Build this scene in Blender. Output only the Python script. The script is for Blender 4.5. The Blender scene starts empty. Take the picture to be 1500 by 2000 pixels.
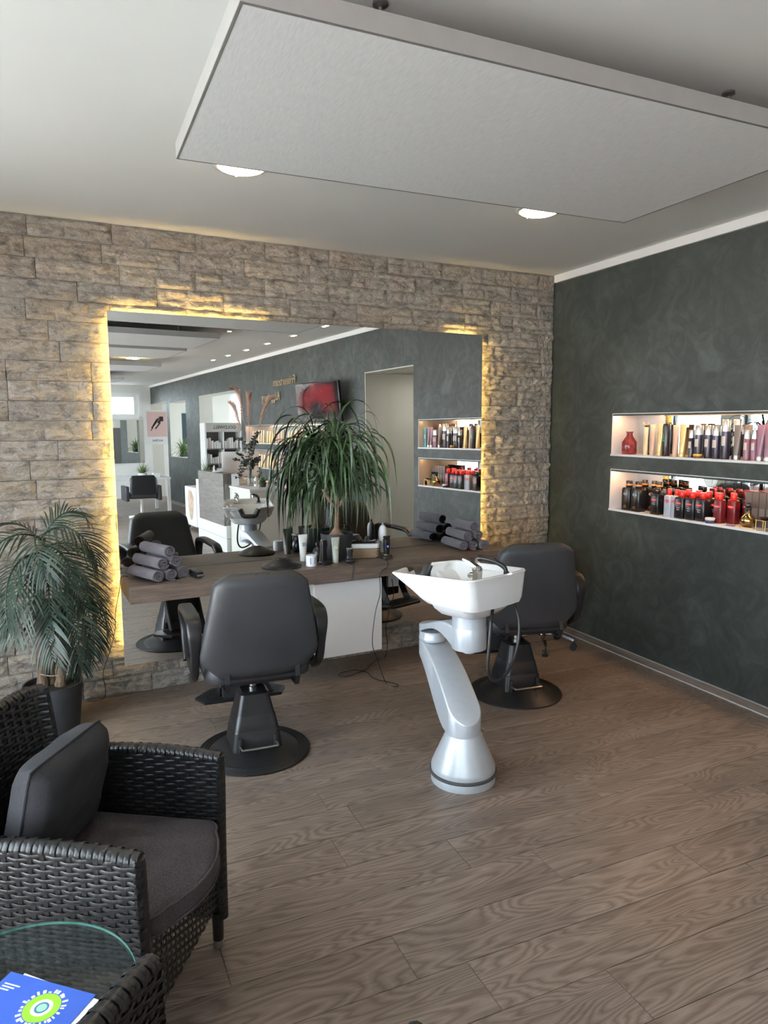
import bpy, bmesh, math, random
from mathutils import Vector, Matrix, Euler, noise as mnoise
R = math.radians
PI = math.pi
rnd = random.Random(7)
scene = bpy.context.scene
COL = scene.collection

# ------------------------------------------------------------------ camera
FPX = 1380.787          # focal length in pixels of the 1500 x 2000 frame
YAW, PITCH, ROLL = 0.473876, -0.123466, -0.003091
cy_, sy_, cp_, sp_ = math.cos(YAW), math.sin(YAW), math.cos(PITCH), math.sin(PITCH)
fwd = Vector((sy_*cp_, cy_*cp_, sp_)); rgt = Vector((cy_, -sy_, 0)); upv = rgt.cross(fwd)
cr_, sr_ = math.cos(ROLL), math.sin(ROLL)
r2 = rgt*cr_+upv*sr_; u2 = upv*cr_-rgt*sr_
cam = bpy.data.cameras.new('camera'); camo = bpy.data.objects.new('camera', cam); COL.objects.link(camo)
mx = Matrix((r2, u2, -fwd)).transposed().to_4x4(); mx.translation = Vector((-3.8205, -4.5035, 1.66))
camo.matrix_world = mx
cam.sensor_fit = 'HORIZONTAL'; cam.sensor_width = 36; cam.lens = FPX/1500*36
cam.clip_start = .02; cam.clip_end = 300
scene.camera = camo

# ------------------------------------------------------------------ world, exposure
world = bpy.data.worlds.new('sky'); scene.world = world; world.use_nodes = True
bg = world.node_tree.nodes['Background']
bg.inputs[0].default_value = (.80, .90, 1.0, 1); bg.inputs[1].default_value = 12.0
sun = bpy.data.lights.new('sun', 'SUN'); sun.energy = 150; sun.angle = R(.6); sun.color = (1, .96, .90)
suno = bpy.data.objects.new('sun', sun); COL.objects.link(suno); suno.rotation_euler = Vector((-.28, -.62, -.73)).to_track_quat('-Z', 'Y').to_euler()
scene.view_settings.view_transform = 'Standard'; scene.view_settings.look = 'None'
scene.view_settings.gamma = 1; scene.view_settings.use_curve_mapping = False
scene.view_settings.exposure = 0.06
cyc = scene.cycles
cyc.use_denoising = True
cyc.max_bounces = 10; cyc.diffuse_bounces = 5; cyc.glossy_bounces = 6; cyc.transmission_bounces = 6; cyc.transparent_max_bounces = 10
cyc.caustics_reflective = False; cyc.caustics_refractive = False; cyc.sample_clamp_indirect = 6.0

# ------------------------------------------------------------------ the two frames of the place
DL = -0.0570278
H, T = 2.8087, 2.7538                     # ceiling, underside of the cornice
Dv = Vector((math.sin(DL), -math.cos(DL), 0)); Nv = Vector((-math.cos(DL), -math.sin(DL), 0))
RW = PI+DL                                # rotation of the dark wall's frame: local x = into the room, local y = along the wall
def DW(s, w, z): return Dv*s+Nv*w+Vector((0, 0, z))
ROOM_W, ROOM_L = 5.0, 14.36
for (s0, s1) in ((1.1, 3.8), (4.2, 6.6), (6.9, 9.5), (9.9, 12.5)):        # daylight portals in the shop windows
    l = bpy.data.lights.new('window_portal', 'AREA'); l.shape = 'RECTANGLE'; l.size = 2.3; l.size_y = s1-s0
    l.cycles.is_portal = True
    o = bpy.data.objects.new('window_portal', l); COL.objects.link(o)
    o.matrix_world = Matrix.Translation(DW((s0+s1)/2, ROOM_W+.03, 1.38)) @ Matrix.Rotation(RW, 4, 'Z') @ Matrix.Rotation(R(90), 4, 'Y')

# ------------------------------------------------------------------ helpers
class MB:
    def __init__(s): s.v = []; s.f = []
    def add(s, vs, fs, M=None):
        b = len(s.v)
        s.v += [tuple(M @ Vector(q)) if M is not None else tuple(q) for q in vs]
        s.f += [tuple(i+b for i in f) for f in fs]
        return s
    def box(s, x0, x1, y0, y1, z0, z1, M=None):
        return s.add([(x0,y0,z0),(x1,y0,z0),(x1,y1,z0),(x0,y1,z0),(x0,y0,z1),(x1,y0,z1),(x1,y1,z1),(x0,y1,z1)],
            [(3,2,1,0),(4,5,6,7),(0,1,5,4),(1,2,6,5),(2,3,7,6),(3,0,4,7)], M)
    def rbox(s, x0, x1, y0, y1, z0, z1, r=.01, seg=2, M=None):
        bm = bmesh.new(); bmesh.ops.create_cube(bm, size=1)
        for q in bm.verts: q.co = Vector(((x0+x1)/2+q.co.x*(x1-x0), (y0+y1)/2+q.co.y*(y1-y0), (z0+z1)/2+q.co.z*(z1-z0)))
        bmesh.ops.bevel(bm, geom=bm.edges[:], offset=min(r, .49*min(x1-x0, y1-y0, z1-z0)), segments=seg, profile=.5, affect='EDGES')
        s.bm(bm, M); return s
    def bm(s, bm, M=None):
        bm.verts.index_update()
        s.add([q.co[:] for q in bm.verts], [[q.index for q in f.verts] for f in bm.faces], M); bm.free()
    def rings(s, rings, cap0=True, cap1=True, closed=True, M=None):
        n = len(rings[0]); vs = [q for r in rings for q in r]; fs = []
        for i in range(len(rings)-1):
            for j in range(n if closed else n-1):
                k = (j+1) % n
                fs.append((i*n+j, i*n+k, (i+1)*n+k, (i+1)*n+j))
        if cap0: fs.append(tuple(range(n-1, -1, -1)))
        if cap1: fs.append(tuple(range((len(rings)-1)*n, len(rings)*n)))
        return s.add(vs, fs, M)
    def lathe(s, prof, seg=24, c=(0,0,0), M=None, cap0=True, cap1=True):
        return s.rings([[(c[0]+r*math.cos(2*PI*j/seg), c[1]+r*math.sin(2*PI*j/seg), c[2]+z) for j in range(seg)] for r, z in prof], cap0, cap1, True, M)
    def cyl(s, a, b, r, r1=None, seg=12):
        return s.tube([a, b], [r, r if r1 is None else r1], seg)
    def sweep(s, path, sec, up=Vector((0,0,1)), M=None, cap=True, scale=None):
        """sec: list of (side, up) offsets swept along path"""
        P = [Vector(q) for q in path]; rings = []
        for i, q in enumerate(P):
            t = (P[min(i+1, len(P)-1)]-P[max(i-1, 0)]).normalized()
            sd = t.cross(up); sd = sd.normalized() if sd.length > 1e-5 else Vector((1,0,0))
            u = sd.cross(t); k = 1 if scale is None else scale[i]
            rings.append([tuple(q+sd*a*k+u*b*k) for a, b in sec])
        return s.rings(rings, cap, cap, True, M)
    def tube(s, path, r, seg=8, M=None):
        P = [Vector(q) for q in path]; rr = r if isinstance(r, (list, tuple)) else [r]*len(P); rings = []
        t0 = (P[1]-P[0]).normalized(); u = t0.orthogonal().normalized()
        for i, q in enumerate(P):
            t = (P[min(i+1, len(P)-1)]-P[max(i-1, 0)]).normalized()
            u = (u-t*u.dot(t)).normalized(); w = t.cross(u)
            rings.append([tuple(q+(u*math.cos(2*PI*j/seg)+w*math.sin(2*PI*j/seg))*rr[i]) for j in range(seg)])
        return s.rings(rings, True, True, True, M)
    def mesh(s, name, smooth=40):
        m = bpy.data.meshes.new(name); m.from_pydata(s.v, [], s.f)
        if smooth:
            m.shade_smooth(); m.set_sharp_from_angle(angle=R(smooth))
        m.update(); return m
    def build(s, name, mt, parent=None, smooth=40, fix=False):
        m = s.mesh(name, smooth)
        if fix:
            b = bmesh.new(); b.from_mesh(m); bmesh.ops.recalc_face_normals(b, faces=b.faces); b.to_mesh(m); b.free()
        return put(name, m, mt, parent)
def put(name, m, mt, parent=None):
    if mt and not m.materials: m.materials.append(mt)
    o = bpy.data.objects.new(name, m); COL.objects.link(o)
    if parent: o.parent = parent
    return o
def spline(pts, n=8):
    P = [Vector(q) for q in pts]; out = []
    for i in range(len(P)-1):
        a, b, c, d = P[max(i-1,0)], P[i], P[i+1], P[min(i+2,len(P)-1)]
        for k in range(n):
            t = k/n
            out.append(.5*((2*b)+(c-a)*t+(2*a-5*b+4*c-d)*t*t+(3*b-a-3*c+d)*t**3))
    return out+[P[-1]]
def tag(o, label=None, cat=None, group=None, kind=None):
    if label: o['label'] = label
    if cat: o['category'] = cat
    if group: o['group'] = group
    if kind: o['kind'] = kind
    return o
def thing(name, label, cat, loc=(0,0,0), rz=0, group=None):
    o = bpy.data.objects.new(name, None); COL.objects.link(o); o.empty_display_size = .05
    o.location = loc; o.rotation_euler = (0, 0, rz)
    return tag(o, label, cat, group)
def copy_tree(o, parent=None):
    c = o.copy(); COL.objects.link(c)
    if parent: c.parent = parent
    for ch in list(o.children): copy_tree(ch, c)
    return c
def struct(o): o['kind'] = 'structure'; return o
def rrect(hx, hy, r, n=5, cx=0, cy=0):
    out = []
    for (sx, sy, a0) in ((1,1,0),(-1,1,90),(-1,-1,180),(1,-1,270)):
        for k in range(n+1):
            a = R(a0+90*k/n); out.append((cx+sx*(hx-r)+r*math.cos(a), cy+sy*(hy-r)+r*math.sin(a)))
    return out
def ss(x, a=0., b=1.):
    t = max(0., min(1., (x-a)/(b-a))); return t*t*(3-2*t)

# ------------------------------------------------------------------ materials
class NT:
    def __init__(s, name):
        s.m = bpy.data.materials.new(name); s.m.use_nodes = True; s.t = s.m.node_tree; s.b = s.t.nodes['Principled BSDF']
    def n(s, typ, **k):
        nd = s.t.nodes.new(typ)
        for a, b in k.items(): setattr(nd, a, b)
        return nd
    def l(s, a, b): s.t.links.new(a, b)
    def coords(s, kind='Object', scale=(1,1,1), rand=0):
        tc = s.n('ShaderNodeTexCoord'); mp = s.n('ShaderNodeMapping'); s.l(tc.outputs[kind], mp.inputs[0]); mp.inputs[3].default_value = scale
        if rand:
            oi = s.n('ShaderNodeObjectInfo'); mu = s.n('ShaderNodeMath', operation='MULTIPLY'); s.l(oi.outputs['Random'], mu.inputs[0]); mu.inputs[1].default_value = rand
            cb = s.n('ShaderNodeCombineXYZ'); 
            for i in range(3): s.l(mu.outputs[0], cb.inputs[i])
            s.l(cb.outputs[0], mp.inputs[1])
        return mp.outputs[0]
    def noise(s, vec, scale, detail=4, rough=.55, dist=0):
        nd = s.n('ShaderNodeTexNoise'); s.l(vec, nd.inputs['Vector']); nd.inputs['Scale'].default_value = scale; nd.inputs['Detail'].default_value = detail
        nd.inputs['Roughness'].default_value = rough; nd.inputs['Distortion'].default_value = dist
        return nd.outputs[0]
    def ramp(s, fac, stops):
        nd = s.n('ShaderNodeValToRGB'); s.l(fac, nd.inputs[0]); cr = nd.color_ramp
        while len(cr.elements) < len(stops): cr.elements.new(.5)
        for e, (p, c) in zip(cr.elements, stops): e.position = p; e.color = (*c, 1) if len(c) == 3 else c
        return nd.outputs[0]
    def mix(s, fac, a, b, typ='MIX'):
        nd = s.n('ShaderNodeMixRGB', blend_type=typ)
        for i, q in ((0, fac), (1, a), (2, b)):
            if hasattr(q, 'links'): s.l(q, nd.inputs[i])
            elif i == 0: nd.inputs[0].default_value = q
            else: nd.inputs[i].default_value = (*q, 1)
        return nd.outputs[0]
    def bump(s, h, strength=.3, dist=.01, normal=None):
        nd = s.n('ShaderNodeBump'); s.l(h, nd.inputs['Height']); nd.inputs['Strength'].default_value = strength; nd.inputs['Distance'].default_value = dist
        if normal: s.l(normal, nd.inputs['Normal'])
        s.l(nd.outputs[0], s.b.inputs['Normal']); return nd.outputs[0]
    def set(s, color=None, rough=None, metal=None, **k):
        for nm, q in (('Base Color', color), ('Roughness', rough), ('Metallic', metal), *[(a.replace('_', ' '), b) for a, b in k.items()]):
            if q is None: continue
            if hasattr(q, 'links'): s.l(q, s.b.inputs[nm])
            elif nm in ('Base Color', 'Emission Color'): s.b.inputs[nm].default_value = (*q, 1)
            else: s.b.inputs[nm].default_value = q
        return s.m
def plain(name, c, rough=.5, metal=0, var=.12, sc=18, bump=0, **k):
    t = NT(name); v = t.coords(); nz = t.noise(v, sc, 3)
    d = tuple(max(0, q*(1-var)) for q in c); e = tuple(min(1, q*(1+var)) for q in c)
    col = t.ramp(nz, [(.3, d), (.7, e)])
    if bump: t.bump(nz, bump, .004)
    return t.set(col, rough, metal, **k)
def emis(name, c, strength):
    t = NT(name); v = t.coords(); nz = t.noise(v, 3, 1); col = t.ramp(nz, [(.3, tuple(q*.97 for q in c)), (.7, c)])
    t.set(c, .5, 0, Emission_Strength=strength); t.l(col, t.b.inputs['Emission Color']); return t.m
def glassy(name, tint=(1,1,1), fac=.06, ior=1.45):
    """thin pane: clear, tinted, with a Fresnel reflection"""
    t = NT(name); tr = t.n('ShaderNodeBsdfTransparent'); tr.inputs[0].default_value = (*tint, 1)
    gl = t.n('ShaderNodeBsdfGlossy'); gl.inputs['Roughness'].default_value = .01
    fr = t.n('ShaderNodeFresnel'); ge = t.n('ShaderNodeNewGeometry'); mr = t.n('ShaderNodeMapRange')   # same reflection entering and leaving the pane
    t.l(ge.outputs['Backfacing'], mr.inputs[0]); mr.inputs[3].default_value = ior; mr.inputs[4].default_value = 1/ior; t.l(mr.outputs[0], fr.inputs[0])
    mx_ = t.n('ShaderNodeMixShader'); t.l(fr.outputs[0], mx_.inputs[0]); t.l(tr.outputs[0], mx_.inputs[1]); t.l(gl.outputs[0], mx_.inputs[2])
    out = [q for q in t.t.nodes if q.type == 'OUTPUT_MATERIAL'][0]; t.l(mx_.outputs[0], out.inputs[0]); return t.m
MT = {}
def mats():
    # stacked stone
    t = NT('ledge_stone'); M_ = (.44, .042, .113); v = t.coords(scale=M_, rand=40); vs = t.coords(scale=(M_[0], M_[1], M_[2]*2.0), rand=40)   # tile units to metres
    a = t.noise(vs, 13, 6, .60, .7); b = t.noise(v, 95, 5, .65); st = t.noise(t.coords(scale=(M_[0], M_[1], M_[2]*1.7), rand=23), 11, 6, .68, .9)
    col = t.ramp(a, [(.25, (.25,.225,.20)), (.45, (.44,.40,.35)), (.62, (.56,.515,.455)), (.8, (.40,.365,.325))])
    dark = t.ramp(st, [(.52, (0,0,0)), (.66, (.9,.9,.9))]); col = t.mix(dark, col, (.20,.198,.202))
    oi = t.n('ShaderNodeObjectInfo'); tone = t.ramp(oi.outputs['Random'], [(0, (.78,.78,.79)), (.5, (1,.98,.95)), (1, (.88,.83,.77))])
    col = t.mix(1, col, tone, 'MULTIPLY'); fine = t.ramp(b, [(.3, (.80,.80,.80)), (.7, (1.1,1.1,1.1))]); col = t.mix(1, col, fine, 'MULTIPLY')
    r1 = t.noise(t.coords(scale=(M_[0], M_[1], M_[2]*1.5), rand=31), 38, 9, .68, .6); t.bump(r1, .9, .022)
    MT['stone'] = t.set(col, .9)
    # dark trowelled plaster
    t = NT('dark_plaster'); v = t.coords(); a = t.noise(v, 1.3, 6, .6, 1.2); b = t.noise(v, 5, 8, .65, 2.0)
    col = t.ramp(a, [(.3, (.022,.027,.025)), (.5, (.034,.041,.038)), (.7, (.049,.058,.054))])
    c2 = t.ramp(b, [(.42, (.75,.76,.78)), (.6, (1.15,1.15,1.12)), (.72, (1.45,1.45,1.42))]); col = t.mix(1, col, c2, 'MULTIPLY')
    rg = t.ramp(b, [(.3, (.58,.58,.58)), (.7, (.44,.44,.44))]); t.bump(b, .10, .01)
    MT['plaster'] = t.set(col, rg)
    # vinyl oak planks
    t = NT('oak_plank'); n1 = t.noise(t.coords(scale=(.75, 4.6, 1), rand=60), 1.5, 2.2, .45, .35)
    mu = t.n('ShaderNodeMath', operation='MULTIPLY'); t.l(n1, mu.inputs[0]); mu.inputs[1].default_value = 150
    wob = t.noise(t.coords(scale=(5, 40, 1), rand=60), 1.2, 3, .6); ad = t.n('ShaderNodeMath', operation='MULTIPLY_ADD'); t.l(wob, ad.inputs[0]); ad.inputs[1].default_value = 5.5; t.l(mu.outputs[0], ad.inputs[2])
    sn = t.n('ShaderNodeMath', operation='SINE'); t.l(ad.outputs[0], sn.inputs[0]); mr = t.n('ShaderNodeMapRange'); t.l(sn.outputs[0], mr.inputs[0]); mr.inputs[1].default_value = -1
    f = t.noise(t.coords(scale=(3, 110, 1), rand=60), 2.5, 4, .6); a = t.noise(t.coords(scale=(.9, 5, 1), rand=33), 1.6, 3, .5)
    col = t.ramp(mr.outputs[0], [(.0, (.145,.110,.090)), (.3, (.198,.155,.130)), (.8, (.222,.176,.148)), (1, (.252,.203,.173))])
    fine = t.ramp(f, [(.3, (.80,.79,.78)), (.65, (1.12,1.12,1.12))]); col = t.mix(1, col, fine, 'MULTIPLY')
    tone = t.ramp(a, [(.3, (.80,.79,.78)), (.55, (1.0,.98,.96)), (.75, (1.16,1.13,1.10))]); col = t.mix(1, col, tone, 'MULTIPLY')
    oi = t.n('ShaderNodeObjectInfo'); tn = t.ramp(oi.outputs['Random'], [(0, (.92,.91,.90)), (1, (1.07,1.07,1.07))]); col = t.mix(1, col, tn, 'MULTIPLY')
    t.bump(mr.outputs[0], .12, .002); MT['plank'] = t.set(col, .40)
    # greyed oak laminate (worktop, desk panel)
    for nm, k, sc in (('worktop', (1.0,1.0,1.0), (.8, 9, 9)), ('greyoak', (1.05,1.25,1.38), (9, .8, 9)), ('baseoak', (1.0,1.0,1.0), (9, .8, 9))):
        t = NT(nm+'_oak'); v = t.coords(scale=sc); a = t.noise(v, 4, 5, .6, .8); f = t.noise(t.coords(scale=tuple(q*4 for q in sc)), 6, 4, .6)
        col = t.ramp(a, [(.25, tuple(x*y for x, y in zip((.085,.062,.050), k))), (.5, tuple(x*y for x, y in zip((.150,.113,.092), k))), (.75, tuple(x*y for x, y in zip((.215,.168,.140), k)))])
        fine = t.ramp(f, [(.3, (.8,.8,.8)), (.7, (1.12,1.12,1.12))]); col = t.mix(1, col, fine, 'MULTIPLY'); t.bump(f, .15, .003)
        MT[nm] = t.set(col, .45)
    # wicker resin strand
    t = NT('wicker_resin'); v = t.coords(); a = t.noise(v, 60, 3); col = t.ramp(a, [(.3, (.006,.006,.007)), (.7, (.018,.017,.018))]); MT['wicker'] = t.set(col, .32)
    MT['wicker_core'] = plain('wicker_core', (.008,.007,.007), .8)
    # woven cushion cloth
    t = NT('cushion_cloth'); v = t.coords(); 
    wv = t.n('ShaderNodeTexVoronoi'); t.l(v, wv.inputs['Vector']); wv.inputs['Scale'].default_value = 260
    a = t.noise(v, 9, 4); col = t.ramp(a, [(.3, (.066,.056,.064)), (.7, (.092,.079,.088))]); sp = t.ramp(wv.outputs['Distance'], [(0, (1.35,1.35,1.35)), (.7, (.6,.6,.6))]); col = t.mix(1, col, sp, 'MULTIPLY')
    t.bump(wv.outputs['Distance'], .35, .002); MT['cushion'] = t.set(col, .88)
    t = NT('pillow_cloth'); v = t.coords(); a = t.noise(v, 9, 4); f = t.noise(v, 300, 2); col = t.ramp(a, [(.3, (.016,.016,.019)), (.7, (.030,.029,.034))]); t.bump(f, .3, .002); MT['pillow'] = t.set(col, .85)
    # towel terry
    t = NT('towel_terry'); v = t.coords(rand=9); a = t.noise(v, 16, 4); f = t.noise(v, 420, 3, .7); col = t.ramp(a, [(.3, (.095,.085,.108)), (.7, (.150,.136,.165))]); t.bump(f, .9, .004); MT['towel'] = t.set(col, .97, Sheen_Weight=.3)
    # leather
    t = NT('black_leather'); v = t.coords(); vo = t.n('ShaderNodeTexVoronoi'); t.l(v, vo.inputs['Vector']); vo.inputs['Scale'].default_value = 330; a = t.noise(v, 4, 3)
    col = t.ramp(a, [(.3, (.030,.031,.035)), (.7, (.040,.041,.046))]); t.bump(vo.outputs[0], .12, .0015); MT['leather'] = t.set(col, .45)
    t = NT('acoustic_fabric'); v = t.coords(scale=(14, 1.6, 1)); a = t.noise(v, 12, 4, .6); col = t.ramp(a, [(.3, (.56,.56,.565)), (.7, (.66,.66,.66))]); MT['panel_cloth'] = t.set(col, .95)
    MT['mortar'] = plain('mortar', (.10,.095,.09), .95)
    MT['white_paint'] = plain('white_paint', (.78,.775,.755), .9, var=.02, sc=3)
    MT['ceiling'] = plain('ceiling_paint', (.70,.695,.68), .95, var=.015, sc=2)
    MT['cornice'] = plain('cornice_white', (.85,.85,.84), .7, var=.01)
    MT['beige_wall'] = plain('beige_wall', (.62,.60,.54), .9, var=.02, sc=3)
    MT['lacquer'] = plain('white_lacquer', (.72,.71,.71), .35, var=.01)
    MT['ceramic'] = plain('white_ceramic', (.74,.745,.75), .07, var=.01, Coat_Weight=.4)
    MT['silver'] = plain('silver_paint', (.52,.555,.60), .36, .35, var=.03, sc=40)
    MT['black_plastic'] = plain('black_plastic', (.012,.012,.014), .33, var=.2)
    MT['black_matt'] = plain('black_matt', (.012,.012,.012), .7, var=.2)
    MT['black_rubber'] = plain('black_rubber', (.010,.010,.011), .42, var=.2)
    MT['grey_rubber'] = plain('grey_rubber', (.06,.062,.065), .6)
    MT['chrome'] = plain('chrome', (.80,.80,.80), .12, 1, var=.02)
    MT['brushed'] = plain('brushed_metal', (.55,.53,.50), .32, 1, var=.06)
    MT['nickel'] = plain('nickel', (.32,.31,.30), .35, 1, var=.06)
    MT['alu'] = plain('panel_frame', (.40,.395,.39), .55, .15, var=.03)
    MT['panel_edge'] = plain('frame_edge', (.13,.125,.12), .6)
    t = NT('mirror'); v = t.coords(); nz = t.noise(v, 2, 1); MT['mirror'] = t.set(t.ramp(nz, [(.3, (.885,.905,.895)), (.7, (.895,.91,.90))]), .0, 1)
    MT['led'] = emis('led_amber', (1, .66, .18), 85)
    MT['niche_led'] = emis('niche_led', (1, .56, .28), 65)
    MT['lamp'] = emis('lamp_warm', (1, .80, .47), 40)
    MT['passage_fill'] = emis('passage_fill', (1, .97, .90), 32)  # glow of the added fill light in the passage
    MT['spot'] = emis('spot_warm', (1, .88, .66), 22)
    MT['glass'] = glassy('window_glass', (.97,.985,.98))
    MT['table_glass'] = glassy('table_glass', (.80,.86,.85), ior=1.6)
    MT['glass_edge'] = plain('glass_edge', (.10,.42,.34), .15, var=.1, Alpha=.75)
    MT['clear_glass'] = glassy('vase_glass', (.86,.90,.90))
    MT['frame_dark'] = plain('window_frame', (.10,.105,.11), .5)
    MT['pot'] = plain('charcoal_pot', (.030,.032,.036), .6)
    MT['soil'] = plain('soil', (.02,.014,.010), .95, var=.4, sc=60, bump=.6)
    t = NT('palm_leaf'); v = t.coords(); a = t.noise(v, 8, 4); MT['palm'] = t.set(t.ramp(a, [(.3, (.010,.025,.016)), (.6, (.022,.045,.030)), (.8, (.042,.075,.052))]), .42)
    t = NT('strap_leaf'); v = t.coords(); a = t.noise(v, 7, 4); MT['strap'] = t.set(t.ramp(a, [(.3, (.018,.042,.016)), (.6, (.040,.078,.030)), (.85, (.10,.145,.065))]), .38)
    t = NT('palm_trunk'); v = t.coords(scale=(1,1,.12)); a = t.noise(v, 70, 6, .7); col = t.ramp(a, [(.3, (.05,.030,.018)), (.55, (.20,.135,.085)), (.75, (.36,.27,.19))]); t.bump(a, .9, .01); MT['trunk'] = t.set(col, .9)
    MT['bark'] = plain('ponytail_bark', (.24,.155,.10), .85, var=.4, sc=40, bump=.5)
    MT['fibre'] = plain('fibre', (.42,.33,.25), .9)
mats()
def pm(name, c, rough=.4, metal=0, **k):
    key = 'p_'+name
    if key not in MT: MT[key] = plain(name, c, rough, metal, var=.05, **k)
    return MT[key]
# lettering: flat text meshes made once
TX = {}
def text_mesh(txt, size, mt, ext=0.0, align='CENTER', key=''):
    k = (txt, size, ext, align, mt.name)
    if k in TX: return TX[k]
    cu = bpy.data.curves.new('lettering', 'FONT'); cu.body = txt; cu.size = size; cu.extrude = ext; cu.align_x = align; cu.resolution_u = 2
    o = bpy.data.objects.new('lettering', cu); COL.objects.link(o)
    dg = bpy.context.evaluated_depsgraph_get(); dg.update(); m = bpy.data.meshes.new_from_object(o.evaluated_get(dg))
    bpy.data.objects.remove(o); bpy.data.curves.remove(cu)
    m.materials.clear(); m.materials.append(mt); m.name = 'lettering'; TX[k] = m; return m
def lettering(txt, size, mt, M, parent, ext=0.0, align='CENTER', name='lettering'):
    o = put(name, text_mesh(txt, size, mt, ext, align), None, parent); o.matrix_local = M; return o

# ================================================================== the setting
WROT = (0, 0, RW)
def wallobj(mb, name, mt, parent=None, smooth=0):
    """a mesh in the dark wall's frame: local x = into the room, y = along the wall from the corner"""
    o = mb.build(name, mt, parent, smooth)
    if parent is None: o.rotation_euler = WROT
    return o
# floor slab and its planks
fl = MB().box(-3.0, ROOM_W+.3, -.5, ROOM_L+.1, -.12, -.003); floor = struct(wallobj(fl, 'floor', MT['plank']))
PW, PL = .2, 1.22
pm_ = MB(); g = .0012; b_ = .0015
pm_.rings([[(x*(PL/2-g-q), y*(PW/2-g-q), z) for x, y in ((-1,-1),(1,-1),(1,1),(-1,1))] for q, z in ((0, -.003), (0, -b_*.6), (b_, 0))], False, True)
plank_mesh = pm_.mesh('plank', 0)
row = 0; s = -.25+.129
while s < ROOM_L:
    off = rnd.uniform(0, PL); wmax = ROOM_W+.1 if s < 5.8 else 2.7
    w = -off+.02
    if -.1 > s: w = w
    while w < wmax:
        cx = w+PL/2
        if cx+PL/2 > .02:
            o = put('plank', plank_mesh, MT['plank'], floor)
            o.location = (cx, s, 0)
            if rnd.random() < .5: o.rotation_euler = (0, 0, PI)
            # trim the planks that would run through the walls
            lo = max(cx-PL/2, .0); hi = min(cx+PL/2, ROOM_W+.02)
            o.location.x = (lo+hi)/2; o.scale.x = (hi-lo)/PL
        w += PL
    s += PW
# ceiling
struct(wallobj(MB().box(-3.2, ROOM_W+.3, -.5, ROOM_L+.3, H, H+.15), 'ceiling', MT['ceiling']))
# stone wall: backing and the cast stone tiles
wall_back = struct(MB().box(-5.7, .35, 0, .2, 0, H).build('wall_back', MT['mortar'], None, 0))
MIR = (-3.3287, -.7113, .197, 2.3161)
def stone_variant(k):
    r = random.Random(100+k); nx, nz = 44, 13
    # ledges: courses of unequal height, each broken into blocks of unequal length and depth
    cuts = [0]+sorted(r.uniform(.25, .75) for _ in range(r.choice((1, 1, 2))))+[1]
    if len(cuts) == 4 and cuts[2]-cuts[1] < .18: cuts.pop(2)
    blocks = []
    for a, b in zip(cuts, cuts[1:]):
        xs = [0]+sorted(r.uniform(.12, .88) for _ in range(r.choice((0, 1, 1, 2))))+[1]
        for c, d in zip(xs, xs[1:]): blocks.append((c, d, a, b, r.uniform(.3, 1), r.uniform(-.35, .35), r.uniform(-.4, .4)))
    mb = MB(); sd = Vector((k*3.7, k*1.3, 0)); grid = []
    for j in range(nz+1):
        for i in range(nx+1):
            u, v = i/nx, j/nz
            uu = u+.025*mnoise.noise(Vector((u*5, v*4, k))); vv = v+.09*mnoise.noise(Vector((u*4, v*3, k+9)))
            B = next((q for q in blocks if q[0] <= min(max(uu, 0), .9999) < q[1] and q[2] <= min(max(vv, 0), .9999) < q[3]), blocks[0])
            y = .75*B[4]+B[5]*(uu-(B[0]+B[1])/2)+B[6]*(vv-(B[2]+B[3])/2)
            gd = min(uu-B[0] if B[0] > .01 else 1, B[1]-uu if B[1] < .99 else 1)*16; gd = min(gd, (vv-B[2])*5 if B[2] > .01 else 1, (B[3]-vv)*5 if B[3] < .99 else 1)
            y *= .50+.50*min(1, max(0, gd))
            y += .26*mnoise.fractal(Vector((u*7, v*2.4, 0))+sd, 1., 2., 3)
            e = min(u, 1-u)*16; e2 = min(v, 1-v)*6; y = min(1.05, max(.05, y))*(.45+.55*min(1, e, e2))
            grid.append((u-.5, -y, v-.5))
    fs = []
    for j in range(nz):
        for i in range(nx):
            a = j*(nx+1)+i; fs.append((a, a+1, a+nx+2, a+nx+1))
    n0 = len(grid); edge = [i for i in range(nx+1)]+[j*(nx+1)+nx for j in range(1, nz+1)]+[nz*(nx+1)+i for i in range(nx-1, -1, -1)]+[j*(nx+1) for j in range(nz-1, 0, -1)]
    back = [(grid[i][0], 0.02, grid[i][2]) for i in edge]
    for q in range(len(edge)):
        w = (q+1) % len(edge); fs.append((edge[q], n0+q, n0+w, edge[w]))
    mb.add(grid+back, fs); return mb.mesh('stone_tile', 0)
SV = [stone_variant(k) for k in range(26)]
rows = 25; rh = H/rows
for r_ in range(rows):
    x = -.004; rr = random.Random(r_*17+3); first = rr.uniform(.08, .42)
    while x > -4.75:
        L = first if first else rr.choice((.44, .44, .44, .40, .48)); first = None
        x0, x1 = x-L, x; z0, z1 = r_*rh, (r_+1)*rh
        if not (x0 > MIR[0]+.15 and x1 < MIR[1]-.15 and z0 > MIR[2]+.12 and z1 < MIR[3]-.12):
            o = put('stone_tile', rr.choice(SV), MT['stone'], wall_back)
            o.location = ((x0+x1)/2, 0, (z0+z1)/2); o.scale = ((L-.0032)*(1 if rr.random() < .5 else -1), .042, (rh-.0024)*(1 if rr.random() < .7 else -1))
            if o.scale.x*o.scale.z < 0: o.scale.x = abs(o.scale.x); o.scale.z = abs(o.scale.z)
        x -= L
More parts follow.
